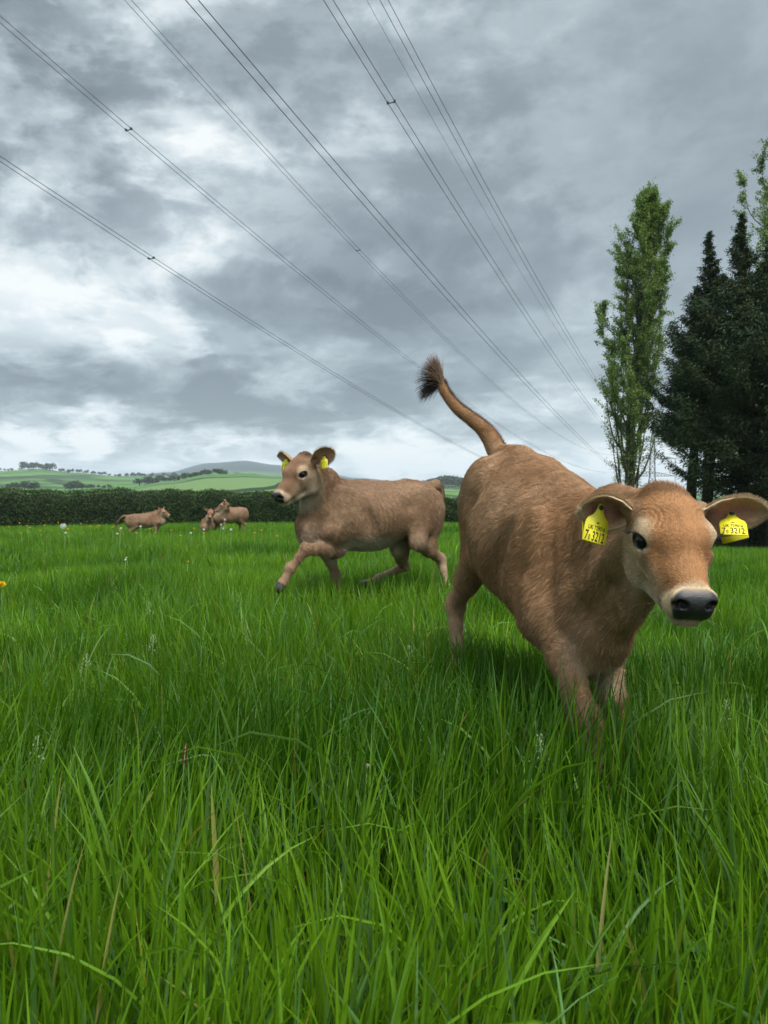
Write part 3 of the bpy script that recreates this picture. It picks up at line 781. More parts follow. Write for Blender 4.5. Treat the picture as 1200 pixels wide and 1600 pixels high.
    for L in s.legs.values():
        ho = np.asarray(L[3]); fe = np.asarray(L[2]); d = unit(ho - fe)
        w = sstep(-.005, .004, (P - ho) @ d) * (np.linalg.norm(P - ho, axis=1) < .07)
        c = mixc(c, np.array([.05, .04, .035]), w); bare = np.maximum(bare, w)
    c = c * (.88 + .24 * nz2)[:, None]
    hl = 1 - hw
    return np.clip(c, .005, 1), bare, q, h, hw

def m_skin():
    m, t, b = principled('calf_coat', rough=.75, spec=.15)
    a = t.node('ShaderNodeAttribute', attribute_name='Col'); r = t.node('ShaderNodeAttribute', attribute_name='Bare')
    g = t.node('ShaderNodeNewGeometry')
    n = t.noise(g.outputs['Position'], 160, 4, .6)
    t.link(t.mix(1.0, a.outputs['Color'], t.ramp(n, [(.2, (.75, .75, .75)), (.8, (1.15, 1.15, 1.15))]), 'MULTIPLY'), b.inputs['Base Color'])
    t.link(t.m('MULTIPLY_ADD', r.outputs['Fac'], -.38, .78), b.inputs['Roughness'])
    t.link(t.m('MULTIPLY_ADD', r.outputs['Fac'], .22, .12), b.inputs['Specular IOR Level'])
    bp = t.node('ShaderNodeBump'); bp.inputs['Strength'].default_value = .22; bp.inputs['Distance'].default_value = .003
    vo = t.node('ShaderNodeTexVoronoi'); t.link(g.outputs['Position'], vo.inputs['Vector']); vo.inputs['Scale'].default_value = 420
    t.link(vo.outputs['Distance'], bp.inputs['Height']); t.link(bp.outputs[0], b.inputs['Normal'])
    return m
def m_hair():
    m, t, b = principled('calf_hair', rough=.55, spec=.22)
    a = t.node('ShaderNodeAttribute', attribute_name='Col')
    t.link(a.outputs['Color'], b.inputs['Base Color'])
    return m
M_SKIN, M_HAIR = m_skin(), m_hair()
M_EYE = principled('calf_eye', (.006, .005, .006), .05, .5)[0]
M_TAG = principled('tag_plastic', (.80, .68, .03), .45, .4)[0]
M_PRINT = principled('tag_print', (.02, .02, .02), .6, .2)[0]
M_STUD = principled('tag_stud', (.03, .035, .045), .5, .4)[0]

def hair_obj(name, parent, roots, pts_rel, cols, r0, mat):
    """roots (n,3) world, pts_rel (n,k,3) offsets from root, cols (n,3)"""
    n, k = pts_rel.shape[:2]
    cv = bpy.data.hair_curves.new(name); cv.add_curves([k] * n)
    off = np.array(parent.location, float)
    pos = (roots[:, None] - off + pts_rel).astype(np.float32)
    cv.attributes['position'].data.foreach_set('vector', pos.ravel())
    ra = cv.attributes.new('radius', 'FLOAT', 'POINT')
    r = np.broadcast_to(np.asarray(r0, float).reshape(-1, 1), (n, 1)) * np.linspace(1, .25, k)[None]
    ra.data.foreach_set('value', r.astype(np.float32).ravel())
    ca = cv.attributes.new('Col', 'FLOAT_COLOR', 'CURVE')
    c4 = np.ones((n, 4), np.float32); c4[:, :3] = cols; ca.data.foreach_set('color', c4.ravel())
    cv.materials.append(mat)
    o = bpy.data.objects.new(name, cv); col.objects.link(o); o.parent = parent
    return o
def sample_tris(V, Q, n, weight=None):
    T_ = np.vstack([Q[:, [0, 1, 2]], Q[:, [0, 2, 3]]]); a, b, c = V[T_[:, 0]], V[T_[:, 1]], V[T_[:, 2]]
    ar = np.linalg.norm(np.cross(b - a, c - a), axis=1)
    if weight is not None: ar = ar * weight[T_].mean(1)
    cs = np.cumsum(ar); i = np.searchsorted(cs, rng.random(n) * cs[-1]).clip(0, len(T_) - 1)
    u, v = rng.random(n), rng.random(n); m_ = u + v > 1; u[m_], v[m_] = 1 - u[m_], 1 - v[m_]
    w = np.stack([1 - u - v, u, v], 1)
    return T_[i], w
def bary(A_, tri, w): return (A_[tri] * w[..., None]).sum(1) if A_.ndim > 1 else (A_[tri] * w).sum(1)

def ear_mesh(s, spec):
    """cupped leaf of skin with real thickness; spec: root, dir, front (head frame), L, W, curl, tipbend"""
    H = s.H; root = s.hp(*spec['root']); d = unit(H @ np.array(spec['dir'])); f_ = H @ np.array(spec['front']); f_ = unit(f_ - d * (f_ @ d)); sd = np.cross(f_, d)
    L, W = spec['L'] * s.hs, spec['W'] * s.hs; nu, nv = spec.get('n', (44, 33))
    u = np.linspace(0, 1, nu); v = np.linspace(-1, 1, nv); U, Vv = np.meshgrid(u, v, indexing='ij')
    wd = W * np.interp(U, [0, .12, .3, .48, .65, .8, .9, .96, 1], [.42, .62, .92, 1.0, .93, .72, .50, .30, .04])
    phi = np.interp(U, [0, .25, .6, 1], [2.0, 1.35, .85, .55]) * spec.get('cup', 1.0)
    R = wd / np.sin(np.minimum(phi, 1.45))
    bend = spec.get('bend', 0.0)
    ax_ = d * 1.0
    P = root + d * (L * U)[..., None] + sd * (R * np.sin(Vv * phi))[..., None] + f_ * (R * (np.cos(phi * 0) - np.cos(Vv * phi)) - R * .25)[..., None]
    P = P + f_ * (bend * L * U ** 2)[..., None] + sd * (spec.get('droop', 0) * L * U ** 2)[..., None]
    P = P + f_ * ((VN(np.stack([U * 5, Vv * 3, U * 0 + 3], -1)) - .5) * .006 * s.hs)[..., None]
    gu, gv = np.gradient(P, axis=0), np.gradient(P, axis=1); Nn = unit(np.cross(gu, gv))
    if (Nn.reshape(-1, 3).mean(0) @ f_) < 0: Nn = -Nn
    th = .0042 * s.hs * np.interp(np.abs(Vv), [0, .8, 1], [1.4, 1, .3])
    A_ = P.reshape(-1, 3); B_ = (P - Nn * th[..., None]).reshape(-1, 3)
    i = np.arange(nu - 1)[:, None] * nv; j = np.arange(nv - 1)[None]; q = np.stack([i + j, i + nv + j, i + nv + j + 1, i + j + 1], -1).reshape(-1, 4)
    fn = np.cross(A_[q[0, 1]] - A_[q[0, 0]], A_[q[0, 3]] - A_[q[0, 0]])
    if fn @ Nn.reshape(-1, 3)[0] < 0: q = q[:, ::-1]
    nA = len(A_); Q = [q, q[:, ::-1] + nA]
    bd = np.concatenate([np.arange(nu) * nv, (nu - 1) * nv + np.arange(1, nv), (np.arange(nu)[::-1] * nv + nv - 1)[1:], np.arange(nv)[::-1][1:]])
    b2 = np.roll(bd, -1); Q.append(np.stack([bd, b2, b2 + nA, bd + nA], -1))
    rust, fawn, cream = np.array(s.pal[1]), np.array(s.pal[0]), np.array(s.pal[2])
    inn = np.clip(1 - np.abs(Vv) * 1.15, 0, 1) * sstep(.05, .3, U) * (1 - sstep(.65, .95, U))
    pink = np.array([.56, .27, .22]); cin = fawn * 1.5 * (1 - inn[..., None]) + pink * inn[..., None]
    deep = .8 * (sstep(.32, .05, U) * (1 - sstep(.3, .8, np.abs(Vv))))[..., None]
    cin = cin * (1 - deep) + np.array([.20, .07, .055]) * deep
    rim = sstep(.80, .97, np.maximum(np.abs(Vv), U * 1.0))[..., None]; cin = cin * (1 - rim) + cream * rim
    cb = fawn * .95 * (1 - rim) + cream * rim
    return dict(V=np.vstack([A_, B_]), Q=np.vstack(Q), C=np.vstack([cin.reshape(-1, 3), cb.reshape(-1, 3)]), P=P, N=Nn, U=U, Vv=Vv, d=d, f=f_, s=sd, nA=nA)

def tag_plate(s, o3, xa, ya, w, h, mat, parent, name='ear_tag', text=None, thick=.0014, bend=.0):
    """yellow flag: o3 = stud hole (neck), xa text direction, ya downward direction"""
    xa, ya = unit(xa), unit(ya - unit(xa) * (ya @ unit(xa))); na = np.cross(ya, xa)       # na points to the reader
    out = [(-.11, -.06), (-.13, .02), (-.17, .15), (-.26, .25), (-.42, .34), (-.48, .42), (-.5, .50), (-.5, .97), (-.47, 1.0), (.47, 1.0), (.5, .97), (.5, .50), (.48, .42), (.42, .34), (.26, .25), (.17, .15), (.13, .02), (.11, -.06), (.05, -.09), (-.05, -.09)]
    ny = len(out)
    def pt(a, b, z): return o3 + xa * (a * w) + ya * (b * h) + na * (z + bend * h * (b ** 2) + .10 * w * (a * a) * -1)
    c = np.array([[a, b] for a, b in out]); mid = np.array([[0, b] for _, b in out])
    V = [pt(a, b, thick / 2) for a, b in out] + [pt(a, b, -thick / 2) for a, b in out] + [pt(0, b, thick / 2) for _, b in out] + [pt(0, b, -thick / 2) for _, b in out]
    Q = []
    for i in range(ny):
        j = (i + 1) % ny
        Q += [[i, j, 2 * ny + j, 2 * ny + i], [ny + j, ny + i, 3 * ny + i, 3 * ny + j], [j, i, ny + i, ny + j]]
    t = mesh_obj(name, np.array(V), np.array(Q), mat, parent)
    t.data.validate()
    if text:
        def put_text(body, size, cx, cy, sx=1.0):
            tc = bpy.data.curves.new('lettering', 'FONT'); tc.body = body; tc.size = size; tc.align_x = 'CENTER'; tc.align_y = 'CENTER'; tc.offset = size * .012
            to = bpy.data.objects.new('lettering', tc); dg = bpy.context.evaluated_depsgraph_get()
            me = bpy.data.meshes.new_from_object(to)
            co = np.zeros(len(me.vertices) * 3, np.float32); me.vertices.foreach_get('co', co); co = co.reshape(-1, 3)
            nw = np.array([pt(cx + x_ * sx / w, cy - y_ / h, thick / 2 + .0004) for x_, y_, _ in co]) - np.array(parent.location)
            me.vertices.foreach_set('co', nw.astype(np.float32).ravel()); me.materials.append(M_PRINT)
            lo = bpy.data.objects.new('lettering', me); col.objects.link(lo); lo.parent = t
            # child of the plate, whose own origin is that of the calf
            bpy.data.objects.remove(to)
        for a in text: put_text(*a)
    return t
def make_calf(sp, name='calf'):
    s = Calf(sp); fine, coarse = sp['res']
    base = s.P0 * .5 + s.P1 * .5; base = np.array([base[0], base[1], float(ground_h(base[0], base[1]))])
    root = empty(name, tuple(base)); tag(root, sp['label'], 'calf', sp['group'])
    f = s.build_field(fine, coarse); V, Q = f.mesh(); del f.F
    V = smooth_mesh(V.astype(np.float32), Q, 2, .5)
    N = vert_normals(V, Q)
    C, bare, q, h, hw = coat_colour(s, V, N)
    # muscle and skin folds
    k1 = VN.fbm(np.stack([q[:, 0] * 30 + 8 * q[:, 2], q[:, 1] * 6, q[:, 2] * 7], -1), 3) - .5
    nf = sstep(.62, .72, q[:, 0]) * (1 - hw) * sstep(-.34, -.25, q[:, 2])
    rib = np.sin((q[:, 0] + .35 * (q[:, 2] + .1) * -.3) / .034 * 2 * math.pi) * sstep(.14, .22, q[:, 0]) * (1 - sstep(.46, .54, q[:, 0])) * sstep(-.22, -.10, q[:, 2]) * (1 - sstep(.02, .10, q[:, 2]))
    V = V + N * (rib * .0016 + k1 * .018 * nf + (VN.fbm(V * 14, 3) - .5) * .008 * (1 - hw))[:, None]
    N = vert_normals(V, Q)
    Cs = C * .86
    allV, allQ, allC, allB = [V], [Q], [Cs], [bare]; off = len(V); ears = []
    for e in sp['ears']:
        em = ear_mesh(s, e); ears.append(em)
        allV.append(em['V']); allQ.append(em['Q'] + off); allC.append(em['C']); allB.append(np.zeros(len(em['V']))); off += len(em['V'])
    body = mesh_obj('body', np.vstack(allV), np.vstack(allQ), M_SKIN, root, smooth=True,
                    attrs={'Col': np.vstack(allC), 'Bare': np.concatenate(allB)[:, None] * np.ones(3)})
    # ---- eyes
    for y in (-1, 1):
        mb = MB(); mb.sphere(s.hp(.0225, y * .0645, .0185), .0212 * s.hs, 24, 16); mb.build('eye', M_EYE, root, smooth=True)
    # ---- coat
    nh = sp['hairs']
    if nh:
        nonhoof = 1 - np.clip(bare, 0, 1)
        wgt = nonhoof * (1 + 1.3 * hw)
        vis = V[:, 2] > sp.get('hair_floor', 0)
        tri, w = sample_tris(V, Q, nh, wgt * vis)
        R_, Nn, Cc = bary(V, tri, w), unit(bary(N, tri, w)), bary(C, tri, w); qq, hh, hww = bary(q, tri, w), bary(h, tri, w), bary(hw, tri, w)
        ed_ = np.linalg.norm((hh - np.array([.036, 0, .0185])) * [.9, 0, 1.15], axis=1); keep = (bary(bare, tri, w) < .08) & ~((ed_ < .026) & (np.abs(hh[:, 1]) > .055) & (hww > .5))
        R_, Nn, Cc, qq, hh, hww = R_[keep], Nn[keep], Cc[keep], qq[keep], hh[keep], hww[keep]; n = len(R_)
        down = np.array([0, 0, -1.0])
        flow = -s.T[:, 0] * .75 + down * .65
        fl = np.tile(flow, (n, 1))
        leg = sstep(-.24, -.32, qq[:, 2])[:, None]; fl = fl * (1 - leg) + (down * 1.0 - s.T[:, 0] * .15) * leg
        # tail: along the tail
        tl = np.array([s.tp(-.1, 0, .11)] + [np.asarray(p) for p in s.tail]); 
        dmin = np.full(n, 9.0); td = np.zeros((n, 3))
        for i in range(len(tl) - 1):
            a, b = tl[i], tl[i + 1]; t_ = np.clip(((R_ - a) @ (b - a)) / ((b - a) @ (b - a)), 0, 1); dd = np.linalg.norm(R_ - a - t_[:, None] * (b - a), axis=1)
            m_ = dd < dmin; dmin[m_] = dd[m_]; td[m_] = unit(b - a)
        tw = (sstep(.06, .04, dmin) * (qq[:, 0] < -.16))[:, None]; fl = fl * (1 - tw) + td * tw
        # head: from the muzzle backwards, parting to the sides of the face
        hd = -s.H[:, 0] * 1.0 + s.H[:, 1] * (np.tanh(hh[:, 1] / .05) * .45)[:, None] - s.H[:, 2] * .25
        nose = sstep(.10, .17, hh[:, 0])[:, None]
        hwc = hww[:, None]; fl = fl * (1 - hwc) + hd * hwc
        # curl of the coat: clumps wander
        cl = np.stack([VN.fbm(R_ * 13 + k * 31, 3) - .5 for k in range(3)], -1); cs_ = np.stack([VN(R_ * 60 + k * 17) - .5 for k in range(3)], -1)
        body_w = (1 - hww)[:, None]
        fl = unit(fl) + cl * (1.5 * body_w + .6 * hwc) + cs_ * (.9 * body_w + .5 * hwc) + rng.normal(0, .16, (n, 3))
        tn = unit(fl - Nn * (fl * Nn).sum(1)[:, None])
        ln = .016 * (1 - hww) + .0062 * hww
        ln = ln * (1 - .45 * leg[:, 0]) * (1 - .35 * tw[:, 0])
        belly = sstep(-.20, -.27, qq[:, 2]) * (1 - leg[:, 0]); ln = ln + belly * .008
        topk = sstep(-.055, -.09, hh[:, 0]) * sstep(.075, .10, hh[:, 2]) * hww; ln = ln + topk * .016
        ridge = sstep(.15, .19, qq[:, 2]) * (1 - hww) * (np.abs(qq[:, 1]) < .05); ln = ln + ridge * .004
        tuft = np.zeros(n)
        ln = ln * rng.uniform(.55, 1.25, n) * s.s
        lift = (.22 + .35 * topk + .1 * belly + .12 * rng.random(n) + .45 * np.maximum(0, VN.fbm(R_ * 25 + 50, 2) - .52) * (1 - hww))[:, None]
        t_ = np.array([0, .4, 1.0])
        rel = tn[:, None] * (t_[None, :, None] * (ln * .95)[:, None, None]) + Nn[:, None] * ((t_ - .45 * t_ ** 2)[None, :, None] * (ln[:, None] * lift)[:, None] * 1.6)
        rel = rel + down * (t_ ** 2)[None, :, None] * (ln * .12)[:, None, None]
        cn = VN.fbm(R_ * 55, 2)
        cc = Cc * np.clip(.62 + .62 * rng.random(n) + .5 * (cn - .5), .3, 1.5)[:, None]
        lock = (rng.random(n) < sp.get('locks', .05)) & (hww < .6)           # matted locks: several hairs stuck together
        rel = np.where(lock[:, None, None], rel * 1.25, rel); cc = np.where(lock[:, None], Cc * np.exp(rng.normal(-.02, .19, n))[:, None], cc)
        rad = np.where(lock, .00090, .00030)
        sun_ = (rng.random(n) < .10)[:, None]; cc = np.where(sun_, cc * np.array([1.5, 1.5, 1.45]), cc)  # a random few hairs are lighter strands
        hair_obj('coat', root, R_ - Nn * .0004, rel, np.clip(cc, 0, .9), rad * s.s * sp.get('hair_r', 1.0), M_HAIR)
        # ---- ear fringe and ear fur
        for em in ears:
            P, Nf, U = em['P'], em['N'], em['U']; nu, nv = U.shape
            m_ = sp.get('earhairs', 9000)
            a_ = rng.uniform(.06, .999, m_); b_ = np.clip(rng.normal(0, .9, m_), -1, 1) ; fi = a_ * (nu - 1); fj = (b_ + 1) / 2 * (nv - 1)
            i0 = np.clip(fi.astype(int), 0, nu - 2); j0 = np.clip(fj.astype(int), 0, nv - 2); r1 = (fi - i0)[:, None]; r2 = (fj - j0)[:, None]
            lerp = lambda X: (X[i0, j0] * (1 - r1) + X[i0 + 1, j0] * r1) * (1 - r2) + (X[i0, j0 + 1] * (1 - r1) + X[i0 + 1, j0 + 1] * r1) * r2
            rt, nn = lerp(P), unit(lerp(Nf)); backside = rng.random(m_) < .5
            colr = em['C'][:em['nA']].reshape(nu, nv, 3)[i0, j0]; colb = em['C'][em['nA']:].reshape(nu, nv, 3)[i0, j0]
            cc = np.where(backside[:, None], colb, colr) * rng.uniform(.6, 1.4, (m_, 1))
            rt = np.where(backside[:, None], rt - nn * .0042, rt); nn = np.where(backside[:, None], -nn, nn)
            d_ = em['d'] * .8 + em['s'] * (b_ * np.where(backside, .5, .35))[:, None] + rng.normal(0, .25, (m_, 3)) + down * .2
            edge = np.abs(b_) > .97
            d_ = unit(d_ + em['s'] * (np.sign(b_) * edge * 1.0)[:, None]); ll = (.006 + .005 * rng.random(m_)) * s.hs * np.where(edge, .8, 1.0)
            rel = d_[:, None] * (t_[None, :, None] * ll[:, None, None]) + nn[:, None] * (t_[None, :, None] * (ll * .3)[:, None, None])
            cc = np.where(edge[:, None], np.array(s.pal[2]) * rng.uniform(.7, 1.3, (m_, 1)), cc)
            hair_obj('ear_hair', root, rt, rel, np.clip(cc, 0, .9), .00022 * s.s * sp.get('hair_r', 1.0), M_HAIR)
        # ---- eyelashes and muzzle whiskers
        if sp.get('lashes'):
            for y in (-1, 1):
                n = 70; a_ = rng.uniform(math.radians(25), math.radians(165), n)
                rt = np.array([s.hp(.027 + math.cos(t) * .0195, y * (.0835 - .012 * math.cos(t)), .0215 + math.sin(t) * .0150) for t in a_])
                dr = np.array([s.H @ np.array([math.cos(t) * .55, y * 1.0, .10 + .2 * math.sin(t)]) for t in a_]) + rng.normal(0, .10, (n, 3))
                ll = rng.uniform(.011, .019, n) * s.hs; k_ = np.linspace(0, 1, 5)
                rel = unit(dr)[:, None] * (k_[None, :, None] * ll[:, None, None]) + (s.H @ np.array([0, 0, -1.0])) * ((.5 * k_ - .55 * k_ ** 2 * 0 - .1) * 0)[None, :, None] + np.array([0, 0, -1.0]) * (k_ * (1 - k_) * .5)[None, :, None] * ll[:, None, None]
                hair_obj('eyelashes', root, rt, rel, np.full((n, 3), .012), .00032, M_HAIR)
            n = 90; ph = rng.uniform(-1, 1, n); hx = rng.uniform(.13, .185, n)
            rt = np.array([s.hp(x_, p_ * .045, -.078 - .02 * rng.random()) for x_, p_ in zip(hx, ph)])
            dr = np.array([s.H @ np.array([.3, p_ * .9, -.6]) for p_ in ph]) + rng.normal(0, .2, (n, 3)); ll = rng.uniform(.012, .035, n)
            hair_obj('whiskers', root, rt, unit(dr)[:, None] * (t_[None, :, None] * ll[:, None, None]), np.full((n, 3), .35), .00014, M_HAIR)
    # ---- tail switch
    tl = [np.asarray(p, float) for p in s.tail]; end, before = tl[-1], tl[-2]
    n = sp.get('switch', 0)
    if n:
        before = tl[-5]; tdir = unit(end - before); t_ = np.linspace(0, 1, 9)
        fr = rng.random(n); rt = end + (before - end) * (fr ** 1.5 * .75)[:, None] + rng.normal(0, .006, (n, 3)) * s.s
        A_ = np.array(sp['switch_dir'][0], float); B_ = np.array(sp['switch_dir'][1], float); grp = rng.integers(0, 16, n); mixr = np.clip((grp / 15.0) + rng.normal(0, .08, n), 0, 1)[:, None]
        grp = grp; gd = np.stack([rng.normal(0, .20, 16), rng.normal(0, .2, 16), rng.normal(0, .20, 16)], 1)[grp]
        fan = unit(A_ * (1 - mixr) + B_ * mixr + gd + rng.normal(0, .07, (n, 3)))
        L = rng.uniform(.06, .12, n)[:, None] * s.s
        pts = np.zeros((n, 9, 3)); d_ = unit(tdir * 1.0 + fan * .25)
        cur = np.zeros((n, 3))
        bend = np.array(sp['switch_bend'], float)
        for i in range(1, 9):
            d_ = unit(d_ + fan * .22 + bend * (.55 * np.clip(mixr - .35, 0, 1)) + rng.normal(0, .05, (n, 3))); cur = cur + d_ * L / 8; pts[:, i] = cur
        dk = sstep(.30, .60, mixr)
        cc = np.array([.24, .155, .105]) * (1 - dk) + np.array([.018, .013, .012]) * dk; cc = cc * rng.uniform(.5, 1.6, (n, 1))
        hair_obj('tail_switch', root, rt, pts, cc, .0007 * s.s * sp.get('switch_r', 1.0), M_HAIR)
        if nh:      # short crest of bristles along the top of the tail
            m_ = 4200; k = rng.random(m_) * (len(tl) - 1.001); i = k.astype(int); fr = (k - i)[:, None]; TL = np.array(tl)
            p = TL[i] * (1 - fr) + TL[i + 1] * fr; rr = (np.array(s.tail_r)[i] * (1 - fr[:, 0]) + np.array(s.tail_r)[i + 1] * fr[:, 0])[:, None]
            tg_ = unit(TL[i + 1] - TL[i]); up_ = unit(np.array(sp['tail_up'])[None] - tg_ * (tg_ @ np.array(sp['tail_up']))[:, None] + rng.normal(0, .25, (m_, 3)))
            d_ = unit(up_ * .8 + tg_ * .6 + rng.normal(0, .2, (m_, 3))); ll = rng.uniform(.014, .026, m_)
            hair_obj('tail_crest', root, p + up_ * rr * .85, d_[:, None] * (np.array([0, .5, 1])[None, :, None] * ll[:, None, None]), np.array([.11, .065, .04]) * rng.uniform(.4, 1.6, (m_, 1)), .0004, M_HAIR)
    # ---- ear tags: a flag in front of the ear, one behind it, and the button that pins them
    for tg in sp.get('tags', []):
        em = ears[tg['ear']]; nu, nv = em['U'].shape
        iu, iv = int(tg['uv'][0] * (nu - 1)), int((tg['uv'][1] + 1) / 2 * (nv - 1)); A3, n3 = em['P'][iu, iv], em['N'][iu, iv]
        x_, y_ = np.array(tg['x'], float), np.array(tg['y'], float); g = unit(np.cross(y_, x_))
        if 'back' not in tg:
            a = A3 + n3 * .005
            tag_plate(s, a + g * .004 * s.hs, x_, y_, tg['w'], tg['h'], M_TAG, root, text=tg.get('text'), bend=tg.get('bend', 0))
            mb = MB(); b_ = a + g * .006 * s.hs + unit(y_) * .002
            mb.tube([b_ - g * .012, b_, b_ + g * .002], [.0062 * s.hs, .0066 * s.hs, .0035 * s.hs], 14); mb.build('tag_button', M_STUD, root, smooth=True)
        else:
            tag_plate(s, A3 + np.array(tg['off']), x_, y_, tg['w'], tg['h'], M_TAG, root, bend=0)
    return s, root, ears
PAL_A = [(.378, .230, .126), (.36, .170, .068), (.50, .365, .225), (.50, .39, .28), (.17, .10, .062)]
PAL_C = [(.29, .172, .105), (.25, .115, .062), (.36, .25, .17), (.36, .27, .20), (.14, .08, .05)]
PAL_B = [(.335, .206, .119), (.22, .118, .066), (.44, .315, .205), (.52, .42, .32), (.17, .105, .07)]

def hpx(u, v, D): return at(u, v, D)
DOWN = np.array([0, 0, -1.0])
TXT = lambda w, h: [(b, s_ * h / .078, cx, cy, sx * min(1.15, .078 / h)) for b, s_, cx, cy, sx in [('UK 729016', .0130, 0, .60, .68), ('7', .029, -.37, .84, .55), ('3212', .029, .13, .84, .53), ('0', .016, -.245, .885, .6), ('w', .010, 0, .45, 1.0), ('.', .014, 0, .39, 1.0)]]
if want('calf1'):
    HS = .86
    TW, TH = .056, .078
    spec = dict(res=(.0026, .0075), hairs=430000, girth=1.08, scale=1.0, arch=.02, pal=PAL_A, head_wide=1.07,
        hip=(.458, 2.60, .822), shoulder=(.520, 1.98, .642),
        head=at(1048, 849, 1.50), head_ypr=(math.radians(-94), math.radians(23), math.radians(-2)), head_scale=HS,
        legs=dict(FR=[at(862, 975, 1.90), at(915, 1124, 1.74), at(936, 1238, 1.70), at(946, 1322, 1.66)],
                  FL=[at(950, 975, 1.98), at(953, 1086, 1.92), at(958, 1180, 1.97), at(960, 1255, 1.96)],
                  HR=[at(748, 872, 2.50), at(712, 944, 2.76), at(714, 1040, 2.70), at(716, 1095, 2.66)],
                  HL=[at(858, 878, 2.48), at(868, 950, 2.76), at(880, 1045, 2.72), at(882, 1100, 2.68)]),
        tail=[at(777, 706, 2.78), at(768, 685, 2.80), at(753, 667, 2.81), at(735, 653, 2.82), at(718, 641, 2.84), at(705, 628, 2.86), at(695, 613, 2.87), at(689, 598, 2.88)],
        tail_r=[.030, .023, .0175, .0145, .0125, .0105, .0085, .0070],
        ears=[dict(root=(-.088, -.080, .040), dir=(.10, -1.0, .10), front=(.9, .0, -.25), L=.120, W=.050, cup=1.0, bend=.10),
              dict(root=(-.088, .080, .036), dir=(.05, 1.0, .10), front=(1.0, .0, -.1), L=.160, W=.050, cup=.85, bend=.05)],
        lashes=True, switch=1500, switch_dir=[(-.15, 0, 1.0), (-.75, 0, -.35)], switch_bend=(-.10, 0, -1.2), tail_up=(.6, -.2, .9),
        tags=[dict(ear=0, uv=(.58, .05), x=(.93, .25, -.26), y=(.10, -.05, -1), w=TW, h=TH, text=TXT(TW, TH)),
              dict(ear=0, uv=(.58, .05), off=(-.016, .034, -.006), x=(.6, .75, -.3), y=(.14, -.05, -1), w=TW, h=TH, back=1),
              dict(ear=1, uv=(.50, -.1), x=(.86, -.25, -.02), y=(.02, -.80, -.70), w=.052, h=TH * .8, text=TXT(.052, TH * .8)),
              dict(ear=1, uv=(.50, -.1), off=(.012, .034, -.004), x=(.9, -.1, .25), y=(.2, -.1, -1), w=TW, h=TH * .75, back=1)],
        hair_floor=.25, group='tan calves in the pasture',
        label='nearest tan calf with raised tail and two yellow tags, charging through tall grass')
    S1, R1, E1 = make_calf(spec)

if want('calf2'):
    spec = dict(res=(.0045, .012), locks=.05, hairs=150000, hair_r=1.7, girth=1.09, scale=1.05, arch=.0, pale_z=-.13, pal=PAL_B, head_wide=1.0,
        hip=(.20, 5.26, .738), shoulder=(-.343, 4.89, .708),
        head=at(466, 743, 4.62), head_ypr=(math.radians(-130), math.radians(26), 0), head_scale=1.05,
        legs=dict(FL=[at(528, 856, 4.86), at(477, 858, 4.62), at(454, 888, 4.60), at(441, 912, 4.58)],
                  FR=[at(512, 862, 5.05), at(524, 898, 5.10), at(532, 935, 5.15), at(540, 955, 5.10)],
                  HL=[at(652, 846, 5.05), at(689, 874, 5.36), at(699, 920, 5.30), at(700, 948, 5.25)],
                  HR=[at(622, 858, 5.22), at(632, 884, 5.50), at(592, 903, 5.35), at(572, 912, 5.28)]),
        tail=[at(681, 757, 5.36), at(687, 767, 5.40), at(688, 785, 5.40), at(686, 803, 5.40)], tail_r=[.030, .024, .017, .012],
        ears=[dict(root=(-.084, -.082, .050), dir=(-.15, -1.0, .25), front=(.9, .0, -.1), L=.165, W=.050, cup=.9, bend=.05, n=(26, 19)),
              dict(root=(-.084, .082, .050), dir=(-.25, 1.0, .35), front=(1.0, .35, -.1), L=.165, W=.055, cup=.85, bend=.05, n=(26, 19))],
        lashes=False, switch=260, switch_dir=[(.1, 0, -1.0), (.0, 0, -1)], switch_bend=(0, 0, -.5), tail_up=(1, 0, .3), switch_r=1.6,
        tags=[dict(ear=0, uv=(.62, .2), x=(.85, -.5, .1), y=(-.10, -.35, -1), w=.060, h=.090, text=TXT(.055, .085)),
              dict(ear=1, uv=(.50, .1), x=(.8, -.5, .1), y=(-.05, -.2, -1), w=.055, h=.085, text=TXT(.055, .085))],
        earhairs=2500, hair_floor=.1, group='tan calves in the pasture',
        label='tan calf trotting to the left in the middle distance, seen from its side')
    make_calf(spec)

